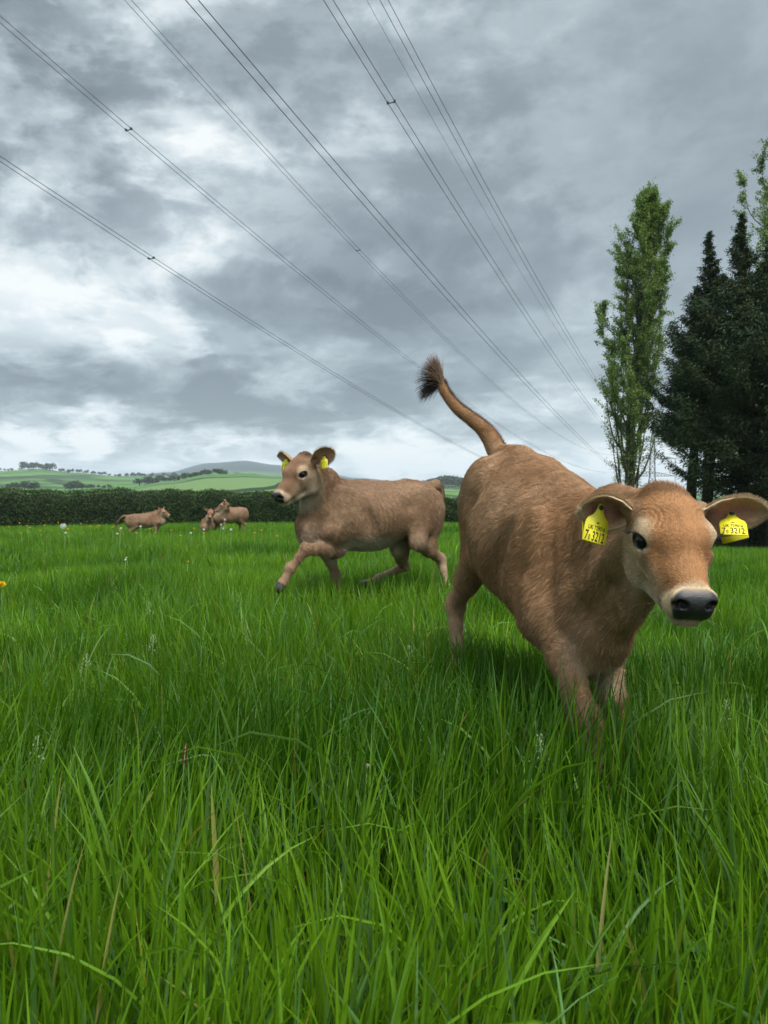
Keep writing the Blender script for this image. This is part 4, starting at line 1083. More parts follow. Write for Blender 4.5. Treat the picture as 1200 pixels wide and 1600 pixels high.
def far_calf(hip, heading, sc, head_off, head_yaw, pitch, label, tail_pts, drop=0.0, rise=.0):
    """calf standing in the long grass: legs straight under the body"""
    hip = np.asarray(hip, float); hd = np.array([math.cos(heading), math.sin(heading), 0]); lf = np.array([-hd[1], hd[0], 0])
    sh = hip + hd * .65 * sc + np.array([0, 0, rise])
    def leg(p, offs): return [p + hd * a * sc + np.array([0, 0, b]) * sc for a, b in offs]
    def down(p, kind):
        gz = float(ground_h(p[0], p[1])); H_ = max(p[2] - gz, .3); o = []
        for a, b in ([(.0, -.27), (.02, -.60), (.01, -.88), (.03, -.985)] if kind == 'F' else [(.13, -.28), (-.06, -.50), (-.05, -.86), (.0, -.985)]):
            o.append(p + hd * a * sc + np.array([0, 0, b * H_]))
        return o
    legs = dict(FL=down(sh + lf * .10 * sc, 'F'), FR=down(sh - lf * .10 * sc, 'F'), HL=down(hip + lf * .10 * sc, 'H'), HR=down(hip - lf * .10 * sc, 'H'))
    r1 = [dict(root=(-.084, -.082, .050), dir=(-.1, -.8, .6), front=(.9, .0, -.1), L=.15, W=.045, n=(10, 9)),
          dict(root=(-.084, .082, .050), dir=(-.1, .8, .6), front=(.9, .0, -.1), L=.15, W=.045, n=(10, 9))]
    spec = dict(res=(.014, .02), locks=0, hairs=26000, hair_r=4.5, girth=1.0, scale=sc, arch=.0, pal=PAL_C, head_wide=1.0, hip=hip, shoulder=sh,
        head=head_off, head_ypr=(head_yaw, pitch, 0), head_scale=.98 * sc, legs=legs, tail=tail_pts, tail_r=[.028, .02, .014, .010][:len(tail_pts)],
        ears=r1, lashes=False, switch=60, switch_dir=[(.0, 0, -1.0), (.0, 0, -1)], switch_bend=(0, 0, -.3), tail_up=(0, 0, 1), switch_r=4,
        earhairs=300, group='tan calves in the pasture', label=label)
    make_calf(spec)
if want('far'):
    far_calf(at(208, 812.5, 21), math.radians(2), 1.0, at(256, 801, 21), math.radians(-8), math.radians(12), 'tan calf walking to the right by the hedge with its tail held out',
             [at(197, 806, 21), at(191, 807, 21), at(186, 812, 21), at(182, 819, 21)], rise=.05)
    far_calf(at(331, 817, 19.6), math.radians(-92), .85, at(329, 802, 18.85), math.radians(-88), math.radians(28), 'smaller tan calf facing the camera beside a bigger calf',
             [at(331, 809, 19.8), at(332, 813, 19.9), at(332, 818, 19.9)])
    far_calf(at(376, 802, 19.9), math.radians(-128), 1.0, at(348, 790.5, 19.25), math.radians(-172), math.radians(18), 'tan calf with its head raised, facing left in front of the hedge',
             [at(384, 795, 20.1), at(387, 800, 20.15), at(387, 808, 20.15)], rise=.0)
# ------------------------------------------------------------------ foliage helpers
def leaf_quads(P, L, W, dirs, nrm, cols, mid=.45):
    """one folded-diamond leaf per point: (n,3) arrays"""
    d = unit(dirs); s_ = unit(np.cross(nrm, d)); n = len(P); L = np.broadcast_to(L, (n,))[:, None]; W = np.broadcast_to(W, (n,))[:, None]
    V = np.stack([P, P + d * L * mid + s_ * W * .5, P + d * L, P + d * L * mid - s_ * W * .5], 1)
    Q = np.arange(n * 4).reshape(n, 4)
    return V.reshape(-1, 3), Q, np.repeat(cols, 4, 0)
def rdir(n): return unit(rng.normal(0, 1, (n, 3)))
M_LEAF = leafy('tree_leaf', rough=.5, spec=.3, transl=.35)
M_NEEDLE = leafy('conifer_spray', rough=.75, spec=.1, transl=.08)
M_HEDGE = leafy('hedge_leaf', rough=.6, spec=.2, transl=.2)
M_BARK = noise_mat('bark', (.030, .026, .018), (.085, .075, .055), 14, bump=.5)
M_BARK2 = noise_mat('dark_bark', (.018, .014, .010), (.050, .038, .028), 12, bump=.5)

def poplar(base, H, label, lean=0.0, nb=96, leaves=110000, wid=1.95, seed=1, toplean=0.0):
    r = np.random.default_rng(seed); base = np.asarray(base, float)
    root = empty('poplar_tree', tuple(base)); tag(root, label, 'tree', 'trees at the edge of the field')
    t = np.linspace(0, 1, 26)
    def axis(t_): return base + np.stack([toplean * t_ ** 1.5 + .12 * np.sin(t_ * 5 + seed), .1 * np.sin(t_ * 4), t_ * H], -1)
    mb = MB(); tr = axis(t); mb.tube(tr, .30 * (1 - t) ** .75 + .025, 10)
    LP, LD, tw = [], [], []
    env = lambda z: wid * np.interp(z, [0, .06, .14, .28, .40, .5, .62, .74, .86, .95, 1], [.08, .16, .34, .80, 1.0, .90, .98, .85, .50, .22, .05])
    for k in range(nb):
        z0 = .03 + .90 * (k + r.random()) / nb; az = k * 2.4 + r.normal(0, .3)
        ln = H * r.uniform(.16, .36) * (1 - .55 * z0); z1 = min(z0 + ln / H, r.uniform(.90, .985))
        lim = env(min(z0 + (z1 - z0) * .55, 1)) * r.uniform(.30, 1.0) * (.75 + .55 * float(VN(np.array([[z0 * 9 + seed, math.cos(az) * 1.3 + 3, math.sin(az) * 1.3]]))[0])); lim *= 1.15 if math.cos(az) < 0 else .95
        s = np.linspace(0, 1, 12)
        p0 = axis(np.array([z0]))[0]; rad = lim * (1 - (1 - s) ** 2.8)
        P = axis(z0 + (z1 - z0) * s ** 1.15) ; P[:, 0] += rad * math.cos(az) + .05 * np.sin(s * 9 + k); P[:, 1] += rad * math.sin(az)
        mb.tube(P, np.linspace(.075 * (1 - z0) + .018, .008, 12), 5, False)
        # secondary twigs
        for j in range(15):
            f0 = r.uniform(.12, .98); i = min(int(f0 * 11), 10); q = P[i] * (1 - (f0 * 11 - i)) + P[i + 1] * (f0 * 11 - i)
            dr = unit(np.array([math.cos(az) * .6, math.sin(az) * .6, 1.2]) + r.normal(0, .55, 3)); l2 = r.uniform(.4, 1.15) * (1.1 - .4 * z0)
            E_ = q + dr * l2 + np.array([0, 0, .12]) * l2
            mb.tube([q, (q + E_) / 2 + r.normal(0, .03, 3), E_], [.012, .009, .004], 3, False)
            zz = (q[2] - base[2]) / H; dens = np.interp(zz, [0, .12, .25, .36, .5, 1], [.02, .07, .22, .6, 1, .95])
            tw.append((q, E_, dens))
    w = np.array([x[2] for x in tw]); w /= w.sum(); idx = r.choice(len(tw), leaves, p=w)
    A_ = np.array([x[0] for x in tw])[idx]; B_ = np.array([x[1] for x in tw])[idx]; f0 = r.beta(1.6, 1.1, leaves)[:, None]
    P = A_ + (B_ - A_) * f0 + r.normal(0, .085, (leaves, 3))
    zz = (P[:, 2] - base[2]) / H
    tone = np.clip(.5 + .9 * (VN.fbm(P * .8 + seed, 3) - .5) + r.normal(0, .2, leaves), 0, 1)[:, None]
    cols = np.array([.070, .115, .024]) * (1 - tone) + np.array([.200, .270, .058]) * tone
    v, q, c = leaf_quads(P, r.uniform(.07, .12, leaves), r.uniform(.06, .10, leaves), unit(r.normal(0, 1, (leaves, 3)) + [0, 0, .3]), r.normal(0, 1, (leaves, 3)), cols)
    mb.build('trunk', M_BARK, root, smooth=True)
    mesh_obj('crown', v, q, M_LEAF, root, attrs={'Col': c})
    return root

def conifer_mesh(H, seed, wid, nl=230, per=230, bare=.10):
    """trunk + limbs that sweep out and turn up at the tip, each carrying flat scaly sprays"""
    r = np.random.default_rng(seed); mb = MB(); t = np.linspace(0, 1, 20)
    wob = np.stack([.15 * np.sin(t * 5 + seed), .15 * np.cos(t * 4 + seed), t * H], -1)
    mb.tube(wob, .24 * (1 - t) ** .8 + .02, 10)
    env = lambda z: wid * np.interp(z, [0, .10, .22, .36, .48, .60, .72, .85, .93, 1], [.55, .85, .98, 1.0, .96, .72, .38, .15, .06, .01])
    Vs, Qs, Cs, off = [], [], [], 0
    for k in range(nl):
        z0 = bare + (1 - bare) * ((k + r.random()) / nl) ** .92; az = r.uniform(0, 6.283)
        L = env(z0) * r.uniform(.55, 1.22); c0 = np.array([np.interp(z0, t, wob[:, 0]), np.interp(z0, t, wob[:, 1]), z0 * H])
        s = np.linspace(0, 1, 9); up_ = np.interp(z0, [0, .3, .8, 1], [-.10, .06, .45, .9])
        dirx = np.array([math.cos(az), math.sin(az), 0])
        P = c0 + dirx * (L * s)[:, None]; P[:, 2] += L * (up_ * s - .30 * s * (1 - s) * 1.6 + .22 * s ** 3)
        if L > .4: mb.tube(P, np.linspace(.035 * L ** .5, .006, 9), 4, False)
        n = int(per * 1.9 * (.30 + L / wid) * np.interp(z0, [.1, .3, .8, 1], [.55, 1, 1, .7])); f0 = r.beta(1.5, .9, n); i = np.clip((f0 * 8).astype(int), 0, 7); fr = (f0 * 8 - i)[:, None]
        Q_ = P[i] * (1 - fr) + P[i + 1] * fr
        side = np.array([-math.sin(az), math.cos(az), 0]); sp_ = (.08 + .34 * (1 - np.abs(f0 - .55))) * min(1, .12 + L * .42)
        o = side * (r.normal(0, 1, n) * sp_ * .85)[:, None] + np.array([0, 0, 1]) * (r.normal(-.25, .35, n) * sp_ * .5)[:, None] + dirx * r.normal(0, .08, n)[:, None]
        Q_ = Q_ + o
        d = unit(dirx * .9 + o * 1.2 + np.array([0, 0, -.35]) + r.normal(0, .45, (n, 3))); nn = np.array([0, 0, 1]) + r.normal(0, .55, (n, 3))
        tone = np.clip(.45 + r.normal(0, .22, n) + .35 * (r.random() - .5), 0, 1)[:, None]
        cols = np.array([.014, .028, .012]) * (1 - tone) + np.array([.052, .074, .026]) * tone
        cols = np.where((r.random(n) < .06)[:, None], np.array([.07, .055, .03]), cols)
        v, q, c = leaf_quads(Q_, r.uniform(.09, .22, n) * min(1, .35 + .5 * L), r.uniform(.025, .06, n), d, nn, cols)
        Vs.append(v); Qs.append(q + off); Cs.append(c); off += len(v)
    return mb, np.vstack(Vs), np.vstack(Qs), np.vstack(Cs)
def place_conifer(base, H, seed, wid, label, **kw):
    mb, V, Q, C = conifer_mesh(H, seed, wid, **kw)
    root = empty('conifer_tree', tuple(base)); tag(root, label, 'tree', 'trees at the edge of the field')
    b = np.asarray(base, float); mb.V = [v + b for v in mb.V]
    mb.build('trunk', M_BARK2, root, smooth=True); mesh_obj('crown', V + b, Q, M_NEEDLE, root, attrs={'Col': C})
    return root
def gpt(u, D, dz=0.0):
    x = (u - 600) / F * D * 1.0; return np.array([x, D, float(ground_h(x, D)) + dz])
def top_h(u, v, D):
    """height of a tree at column u, distance D whose top is seen at row v"""
    return at(u, v, D)[2] - gpt(u, D)[2]
if want('trees'):
    poplar(gpt(984, 46), top_h(1010, 293, 46), 'tall slender poplar with fresh green leaves and open lower branches, left of the conifers', seed=3, toplean=1.1)
    poplar(gpt(1218, 44), top_h(1218, 150, 44), 'poplar cut by the frame, rising above the conifers', seed=5, toplean=.3, leaves=60000, nb=70, wid=2.9)
    for (u, v, D, seed, wid, lab, kw) in [
        (1084, 448, 32.0, 11, 1.9, 'shorter dark conifer right beside the slender poplar', dict(nl=170, per=200, bare=.42)),
        (1106, 365, 31.0, 12, 2.55, 'dark conifer with a narrow pointed top, second from the poplar', dict(nl=210, per=230, bare=.34)),
        (1156, 336, 30.0, 13, 3.3, 'tallest pointed dark conifer with a bare trunk and limbs low down', dict(nl=240, per=250, bare=.17)),
        (1203, 352, 28.5, 14, 3.0, 'dark conifer right of the tallest one, cut by the frame', dict(nl=220, per=230, bare=.20)),
        (1265, 330, 31.0, 15, 3.1, 'outermost dark conifer of the row, only its left branches showing', dict(nl=220, per=200))]:
        place_conifer(gpt(u, D), top_h(u, v, D), seed, wid, lab, **kw)

# ------------------------------------------------------------------ hedge along the far side of the field
def hedge(path_u, label):
    us = np.array([p[0] for p in path_u], float); Ds = np.array([p[1] for p in path_u], float); vs = np.array([p[2] for p in path_u], float)
    n = 240; t = np.linspace(0, 1, n); tt = np.linspace(0, 1, len(us)); U = np.interp(t, tt, us); Dd = np.interp(t, tt, Ds); Vv = np.interp(t, tt, vs)
    base = np.array([gpt(u, D) for u, D in zip(U, Dd)]); top = np.array([at(u, v, D)[2] for u, v, D in zip(U, Vv, Dd)])
    h = top - base[:, 2] + .14 * (VN.fbm(np.stack([t * 60, t * 0, t * 0 + 2], -1), 3) - .5) * 3.2
    tang = unit(np.gradient(base, axis=0)); nrm = unit(np.cross(tang, [0, 0, 1.0]))
    root = empty('hedge', tuple(base[n // 2])); tag(root, label, 'hedge')
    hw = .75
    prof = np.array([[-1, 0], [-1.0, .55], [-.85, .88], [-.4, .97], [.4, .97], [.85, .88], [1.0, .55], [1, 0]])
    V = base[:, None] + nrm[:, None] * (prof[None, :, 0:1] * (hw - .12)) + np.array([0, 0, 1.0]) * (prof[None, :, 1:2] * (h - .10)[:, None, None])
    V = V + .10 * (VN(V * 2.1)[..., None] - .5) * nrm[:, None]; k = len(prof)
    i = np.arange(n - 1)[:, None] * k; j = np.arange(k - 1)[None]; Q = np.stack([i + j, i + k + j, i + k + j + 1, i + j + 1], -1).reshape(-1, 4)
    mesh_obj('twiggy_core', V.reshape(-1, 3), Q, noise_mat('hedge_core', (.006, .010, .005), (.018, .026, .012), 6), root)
    m = 120000; f0 = rng.random(m) * (n - 1.001); i = f0.astype(int); fr = (f0 - i)[:, None]
    B = base[i] * (1 - fr) + base[i + 1] * fr; hh = h[i] * (1 - fr[:, 0]) + h[i + 1] * fr[:, 0]
    pz = rng.random(m); face = rng.random(m) < .72; lat = np.where(face, np.sign(rng.random(m) - .22) * np.interp(pz, [0, .55, .88, 1], [1, 1.0, .86, .5]), rng.uniform(-.85, .85, m)); pz = np.where(face, pz * .97, rng.normal(.985, .012, m))
    sh = (rng.random(m) < .02) * rng.uniform(0, .045, m); pz = pz + sh
    P = B + nrm[i] * (lat * hw * (1 + .16 * (VN.fbm(B * 1.7 + np.stack([pz * 0, pz * 0, pz * 4], -1), 3) - .5)))[:, None] + np.array([0, 0, 1.0]) * (pz * hh)[:, None]
    P = P + rng.normal(0, .05, (m, 3))
    tone = np.clip(.45 + 1.2 * (VN.fbm(P * 2.3, 3) - .5) + rng.normal(0, .2, m), 0, 1)[:, None]
    cols = np.array([.018, .036, .012]) * (1 - tone) + np.array([.070, .112, .030]) * tone
    cols = np.where((rng.random(m) < .05 )[:, None] & (pz > .8)[:, None], np.array([.12, .15, .05]), cols)
    v, q, c = leaf_quads(P, rng.uniform(.05, .10, m), rng.uniform(.04, .08, m), rdir(m) + [0, 0, .3], rdir(m), cols)
    mesh_obj('foliage', v, q, M_HEDGE, root, attrs={'Col': c})
if want('hedge'):
    hedge([(-260, 38, 764), (0, 40, 765), (250, 41, 768), (430, 42, 771), (600, 43, 776), (720, 44, 781), (860, 47, 789), (960, 50, 795)], 'long clipped dark green hedge across the far side of the field')

if want('hedge'):
    hedge([(1100, 36, 800), (1130, 34, 792), (1180, 33, 786), (1300, 32, 780), (1450, 31, 778)], 'dark undergrowth in deep shade beneath the conifers')
# ------------------------------------------------------------------ distant trees
ORD = 'first second third fourth fifth sixth seventh eighth ninth tenth eleventh twelfth thirteenth fourteenth fifteenth sixteenth seventeenth eighteenth nineteenth twentieth twenty-first twenty-second twenty-third twenty-fourth twenty-fifth twenty-sixth'.split()
def far_tree_mesh(seed, n=420):
    r = np.random.default_rng(seed); nb = r.integers(5, 9); c = r.normal(0, .22, (nb, 3)) * [1, 1, .5] + [0, 0, .62]; rad = r.uniform(.16, .30, nb)
    k = r.integers(0, nb, n); P = c[k] + unit(r.normal(0, 1, (n, 3))) * (rad[k] * r.uniform(.6, 1.05, n))[:, None]; P[:, 2] = np.clip(P[:, 2], .12, 1.0)
    tone = np.clip(.5 + r.normal(0, .3, n), 0, 1)[:, None]; cols = np.array([.020, .038, .018]) * (1 - tone) + np.array([.060, .088, .035]) * tone
    return leaf_quads(P, r.uniform(.09, .17, n), r.uniform(.08, .15, n), r.normal(0, 1, (n, 3)), r.normal(0, 1, (n, 3)), cols)
if want('fartrees'):
    protos = []
    for s_ in range(4):
        v, q, c = far_tree_mesh(50 + s_)
        o = mesh_obj('crown', v, q, M_LEAF, None, (0, 0, 0), attrs={'Col': c}, link=False)
        mb = MB(); mb.tube([(0, 0, -.05), (0, 0, .3), (.02, 0, .6)], [.035, .028, .012], 6); tr = mb.build('trunk', M_BARK2, None, (0, 0, 0), link=False)
        protos.append((o, tr))
    clumps = []   # (u0, u1, distance, count, height in photo px, label, group)
    CL = [(34, 84, 1330, 16, 11, 'tree from the left in the dark wood on the left ridge', 'dense clump of trees on the left ridge'),
          (90, 215, 1340, 22, 6, 'small skyline tree right of the dark wood, counted from the left', 'small trees dotted along the far ridge'),
          (0, 32, 1340, 5, 5, 'small tree from the left on the skyline, left of the dark wood', 'small trees at the left end of the ridge'),
          (205, 330, 1340, 20, 7, 'tree from the left between the far ridge and the green hill', 'trees between the ridge and the green hill'),
          (215, 252, 700, 6, 14, 'rounded valley tree from the left, beside the green hill', 'dark trees in the valley'),
          (252, 345, 640, 22, 9, 'tree from the left in the belt climbing the green hill', 'tree belt on the green hill'),
          (338, 352, 630, 2, 12, 'taller tree from the left at the crest of the green hill', 'taller trees on the green hill'),
          (98, 130, 560, 6, 13, 'grey green tree from the left in the field behind the hedge', 'trees in the fields behind the hedge'),
          (12, 60, 520, 8, 13, 'brownish tree from the left just above the hedge', 'brownish trees above the hedge'),
          (130, 180, 600, 5, 8, 'low tree from the left above the hedge, left of the walking calf', 'low trees above the hedge'),
          (672, 735, 900, 26, 17, 'tree from the left of the dark wood between the two big calves', 'dark wood between the calves'),
          (520, 670, 1300, 14, 6, 'distant tree from the left above the back of the trotting calf', 'distant trees beyond the trotting calf'),
          (1095, 1128, 150, 5, 22, 'dark bush from the left in the hollow beyond the conifers', 'bushes beyond the conifers'),
          (960, 1100, 800, 16, 5, 'distant tree from the left under the poplar', 'distant trees under the poplar')]
    for (u0, u1, D, cnt, hp_, lab, grp) in CL:
        for i in range(cnt):
            u = u0 + (u1 - u0) * (i + rng.random()) / cnt; Dd = D * rng.uniform(.95, 1.05); hh = hp_ * Dd / F * rng.uniform(.7, 1.15)
            b = gpt(u, Dd); rt = empty('distant_tree', tuple(b)); tag(rt, ORD[i] + ' ' + lab, 'tree', grp)
            rt.rotation_euler[2] = rng.uniform(0, 6.28); wd = hh * rng.uniform(.9, 1.4); rt.scale = (wd, wd, hh)
            for pr in protos[int(rng.integers(0, 4))]:
                c_ = pr.copy(); col.objects.link(c_); c_.parent = rt

# ------------------------------------------------------------------ power line
M_WIRE = principled('conductor', (.06, .065, .07), .45, .4, Metallic=.6)[0]
M_STEEL = principled('galvanised_steel', (.085, .092, .10), .6, .3, Metallic=.2)[0]
M_GLASS = principled('insulator', (.16, .15, .14), .3, .5)[0]
if want('power'):
    PD = 335.0; pc = at(1019, 765, PD); line = math.radians(24.4)
    fd = np.array([math.sin(line), math.cos(line), 0]); lf = np.array([-math.cos(line), math.sin(line), 0])
    sc_ = PD / F
    gz = float(ground_h(pc[0], pc[1]))
    zb, zm, zt = [at(1019, v, PD)[2] for v in (744, 717, 690)]; zp = at(1019, 668, PD)[2]
    rt = empty('pylon', (pc[0], pc[1], gz)); tag(rt, 'grey lattice steel electricity pylon between the poplar and the conifers', 'pylon')
    c0 = np.array([pc[0], pc[1], 0.0])
    def lat(mb, p, q, r=.07): mb.tube([p, q], [r, r], 4)
    lv = [(gz, 4.2), (gz + (zb - gz) * .35, 3.0), (gz + (zb - gz) * .62, 2.2), (gz + (zb - gz) * .83, 1.55), (zb, 1.15), (zm - 2, 1.05), (zm, 1.0), (zt - 2, .9), (zt, .8), (zp, .05)]
    mb = MB()
    cor = lambda z, w: [c0 + fd * (a * w) + lf * (b * w) + [0, 0, z] for a, b in ((1, 1), (1, -1), (-1, -1), (-1, 1))]
    for (z0, w0), (z1, w1) in zip(lv[:-1], lv[1:]):
        m_ = max(1, int(round((z1 - z0) / (w0 + w1) / 1.1)))
        for k in range(m_):
            a, b = k / m_, (k + 1) / m_; A_, B_ = cor(z0 + (z1 - z0) * a, w0 + (w1 - w0) * a), cor(z0 + (z1 - z0) * b, w0 + (w1 - w0) * b)
            for i in range(4):
                j = (i + 1) % 4; lat(mb, A_[i], B_[i], .17); lat(mb, A_[i], B_[j], .06); lat(mb, A_[j], B_[i], .06); lat(mb, B_[i], B_[j], .06)
    mb.build('lattice_tower', M_STEEL, rt)
    att = {}; AR = 9.6
    for z, nm in ((zb, 'b'), (zm, 'm'), (zt, 't')):
        mb = MB()
        for sgn in (1, -1):
            tip = c0 + lf * (sgn * AR) + [0, 0, z]
            for a in (1, -1):
                s0 = c0 + fd * a * 1.0 + lf * sgn * 1.0 + [0, 0, z]; s1 = s0 + [0, 0, 1.9]
                lat(mb, s0, tip, .09); lat(mb, s1, tip, .09)
                for k in range(1, 6):
                    t_ = k / 6; lat(mb, s0 + (tip - s0) * t_, s1 + (tip - s1) * t_, .05); lat(mb, s0 + (tip - s0) * t_, s1 + (tip - s1) * (t_ - 1 / 6), .05)
            att[nm + ('L' if sgn > 0 else 'R')] = tip - [0, 0, 3.8]
        mb.build('crossarm', M_STEEL, rt)
        for sgn in ('L', 'R'):
            e = att[nm + sgn]; mb = MB()
            n_ = 26; zz = np.linspace(0, 3.6, n_); rr = np.where(np.arange(n_) % 2, .17, .07); mb.tube([e + [0, 0, .2 + z_] for z_ in zz], rr, 8); mb.build('insulator_string', M_GLASS, rt, smooth=True)
    att['e'] = c0 + [0, 0, zp]
    # each cable: two photo points it passes through fix its parabola between here and the pylon
    cab = {'bL': ((0, 248), (755, 716), 'lowest twin cable, nearest the left edge of the sky'), 'mL': ((0, 30), (692, 602), 'twin cable reaching the top left corner of the sky, above the lowest'),
           'tL': ((200, 0), (707, 540), 'third twin cable from the left, leaving the sky near the top left'), 'bR': ((300, 0), (769, 540), 'twin cable in the middle of the fan of six'),
           'mR': ((513, 0), (854, 540), 'twin cable that leaves the picture at the top centre'), 'tR': ((600, 0), (897, 540), 'rightmost twin cable passing closest to the poplar'),
           'e': ((573, 0), (886, 540), 'single thin earth wire between two twin cables')}
    spacers = {'bL': [(240, 405), (755, 716)], 'mL': [(207, 210)], 'tL': [(560, 373)], 'mR': [(611, 147)]}
    for k_, (p1, p2, lab) in cab.items():
        A3 = att[k_]; pts = []
        for (u, v) in (p1, p2):
            d = at(u, v, 1.0) - np.array([0, 0, CAM_H])       # ray; meet the vertical plane that holds the cable
            off = A3[:2] @ lf[:2]; q = off / (d[:2] @ lf[:2]); pt = np.array([0, 0, CAM_H]) + d * q; pts.append((pt[:2] @ fd[:2], pt[2]))
        pts.append((A3[:2] @ fd[:2], A3[2])); co = np.polyfit([p[0] for p in pts], [p[1] for p in pts], 2)
        s_ = np.concatenate([np.linspace(-70, 40, 60), np.linspace(41, 140, 50), np.linspace(142, pts[2][0], 70)])
        line3 = fd * s_[:, None] + lf * (A3[:2] @ lf[:2]); line3[:, 2] = np.polyval(co, s_)
        if k_ == 'e':
            mb = MB(); mb.tube(line3, .016, 5); o = mb.build('earth_wire', M_WIRE, None, tuple(line3[0])); tag(o, lab, 'power cable', 'overhead power cables'); continue
        rt2 = empty('power_cable', tuple(line3[0])); tag(rt2, lab, 'power cable', 'overhead power cables')
        for sg in (1, -1):
            mb = MB(); mb.tube(line3 + lf * (sg * .23), .019, 5); mb.build('conductor', M_WIRE, rt2)
        for (u, v) in spacers.get(k_, []):
            az_ = math.atan2((u - 600) / F, 1.0); sx = (A3[:2] @ lf[:2]) / math.tan(line - az_); pz = np.polyval(co, sx)
            c_ = fd * sx + lf * (A3[:2] @ lf[:2]); c_[2] = pz
            mb = MB(); mb.tube([c_ + lf * .27, c_ + lf * .1 - [0, 0, .05], c_ - lf * .1 - [0, 0, .05], c_ - lf * .27], .035, 6); mb.box(c_ + lf * .23, (.06, .12, .05)); mb.box(c_ - lf * .23, (.06, .12, .05)); mb.build('spacer', M_WIRE, rt2)

# ------------------------------------------------------------------ flowers and weeds in the grass
M_STEM = principled('flower_stem', (.12, .20, .05), .5, .3)[0]
M_YEL = leafy('dandelion_petal', rough=.6, spec=.2, transl=.3, tcol=(1, 1, .8))
M_FLUFF = leafy('seed_fluff', rough=.9, spec=.05, transl=.4, tcol=(1, 1, 1))
def dandelion(base, h, label, group, r=.018, kind='yellow', tilt=0.2):
    base = np.asarray(base, float); nm = {'yellow': 'dandelion', 'clock': 'dandelion_clock', 'bud': 'dandelion_bud', 'white': 'white_flower'}[kind]
    root = empty(nm, tuple(base)); tag(root, label, 'flower', group)
    a = rng.uniform(0, 6.28); top = base + [math.cos(a) * tilt * h * .4, math.sin(a) * tilt * h * .4, h]
    mb = MB(); mb.tube([base, base * .5 + top * .5 + [0, 0, h * .03], top], [.0022, .0019, .0018], 6); mb.build('stem', M_STEM, root, smooth=True)
    up_ = unit(np.array([math.cos(a) * tilt, math.sin(a) * tilt - .25, 1.0]))
    if kind in ('yellow', 'white'):
        n = 150 if kind == 'yellow' else 40; th = rng.uniform(0, 6.283, n); el_ = rng.beta(1.2, 1.2, n) * 1.35
        e1 = unit(np.cross(up_, [0.3, 1, .2])); e2 = np.cross(up_, e1)
        d = (e1 * np.cos(th)[:, None] + e2 * np.sin(th)[:, None]) * np.cos(el_)[:, None] + up_ * np.sin(el_)[:, None]
        cy = np.array([.80, .52, .015]) if kind == 'yellow' else np.array([.72, .72, .66])
        v, q, c = leaf_quads(np.tile(top, (n, 1)), r * rng.uniform(.75, 1.05, n), .0042, d, up_ + rng.normal(0, .2, (n, 3)), cy * rng.uniform(.75, 1.15, (n, 1)), .75)
        mesh_obj('flower_head', v, q, M_YEL, root, attrs={'Col': c})
    elif kind == 'clock':
        n = 260; d = rdir(n); v0, q0, c0_ = leaf_quads(top + d * .002, r * .95, .0007, d, rdir(n), np.tile([.5, .48, .42], (n, 1)))
        m = n * 7; dd = np.repeat(d, 7, 0); t1 = unit(np.cross(dd, rdir(m))); v1, q1, c1 = leaf_quads(top + dd * (r * .86) , r * .26, .0009, t1 + dd * .5, dd, np.tile([.78, .78, .76], (m, 1)))
        mesh_obj('seed_head', np.vstack([v0, v1]), np.vstack([q0, q1 + len(v0)]), M_FLUFF, root, attrs={'Col': np.vstack([c0_, c1])})
    else:
        n = 60; th = rng.uniform(0, 6.283, n); d = np.stack([np.cos(th) * .28, np.sin(th) * .28, np.ones(n)], 1)
        v, q, c = leaf_quads(np.tile(top - [0, 0, .002], (n, 1)) + rng.normal(0, .0012, (n, 3)), .016, .004, d, rdir(n), np.tile([.10, .13, .05], (n, 1)))
        v2, q2, c2 = leaf_quads(np.tile(top + [0, 0, .006], (n, 1)) + rng.normal(0, .0018, (n, 3)), .010, .003, d + rng.normal(0, .25, (n, 3)), rdir(n), np.tile([.78, .74, .66], (n, 1)))
        mesh_obj('bud', np.vstack([v, v2]), np.vstack([q, q2 + len(v)]), M_YEL, root, attrs={'Col': np.vstack([c, c2])})
    return root
def place_flower(u, v, D, label, group, r=.018, kind='yellow', tilt=.2):
    t = at(u, v, D); g = float(ground_h(t[0], t[1])); return dandelion((t[0], t[1], g), max(t[2] - g, .05), label, group, r, kind, tilt)
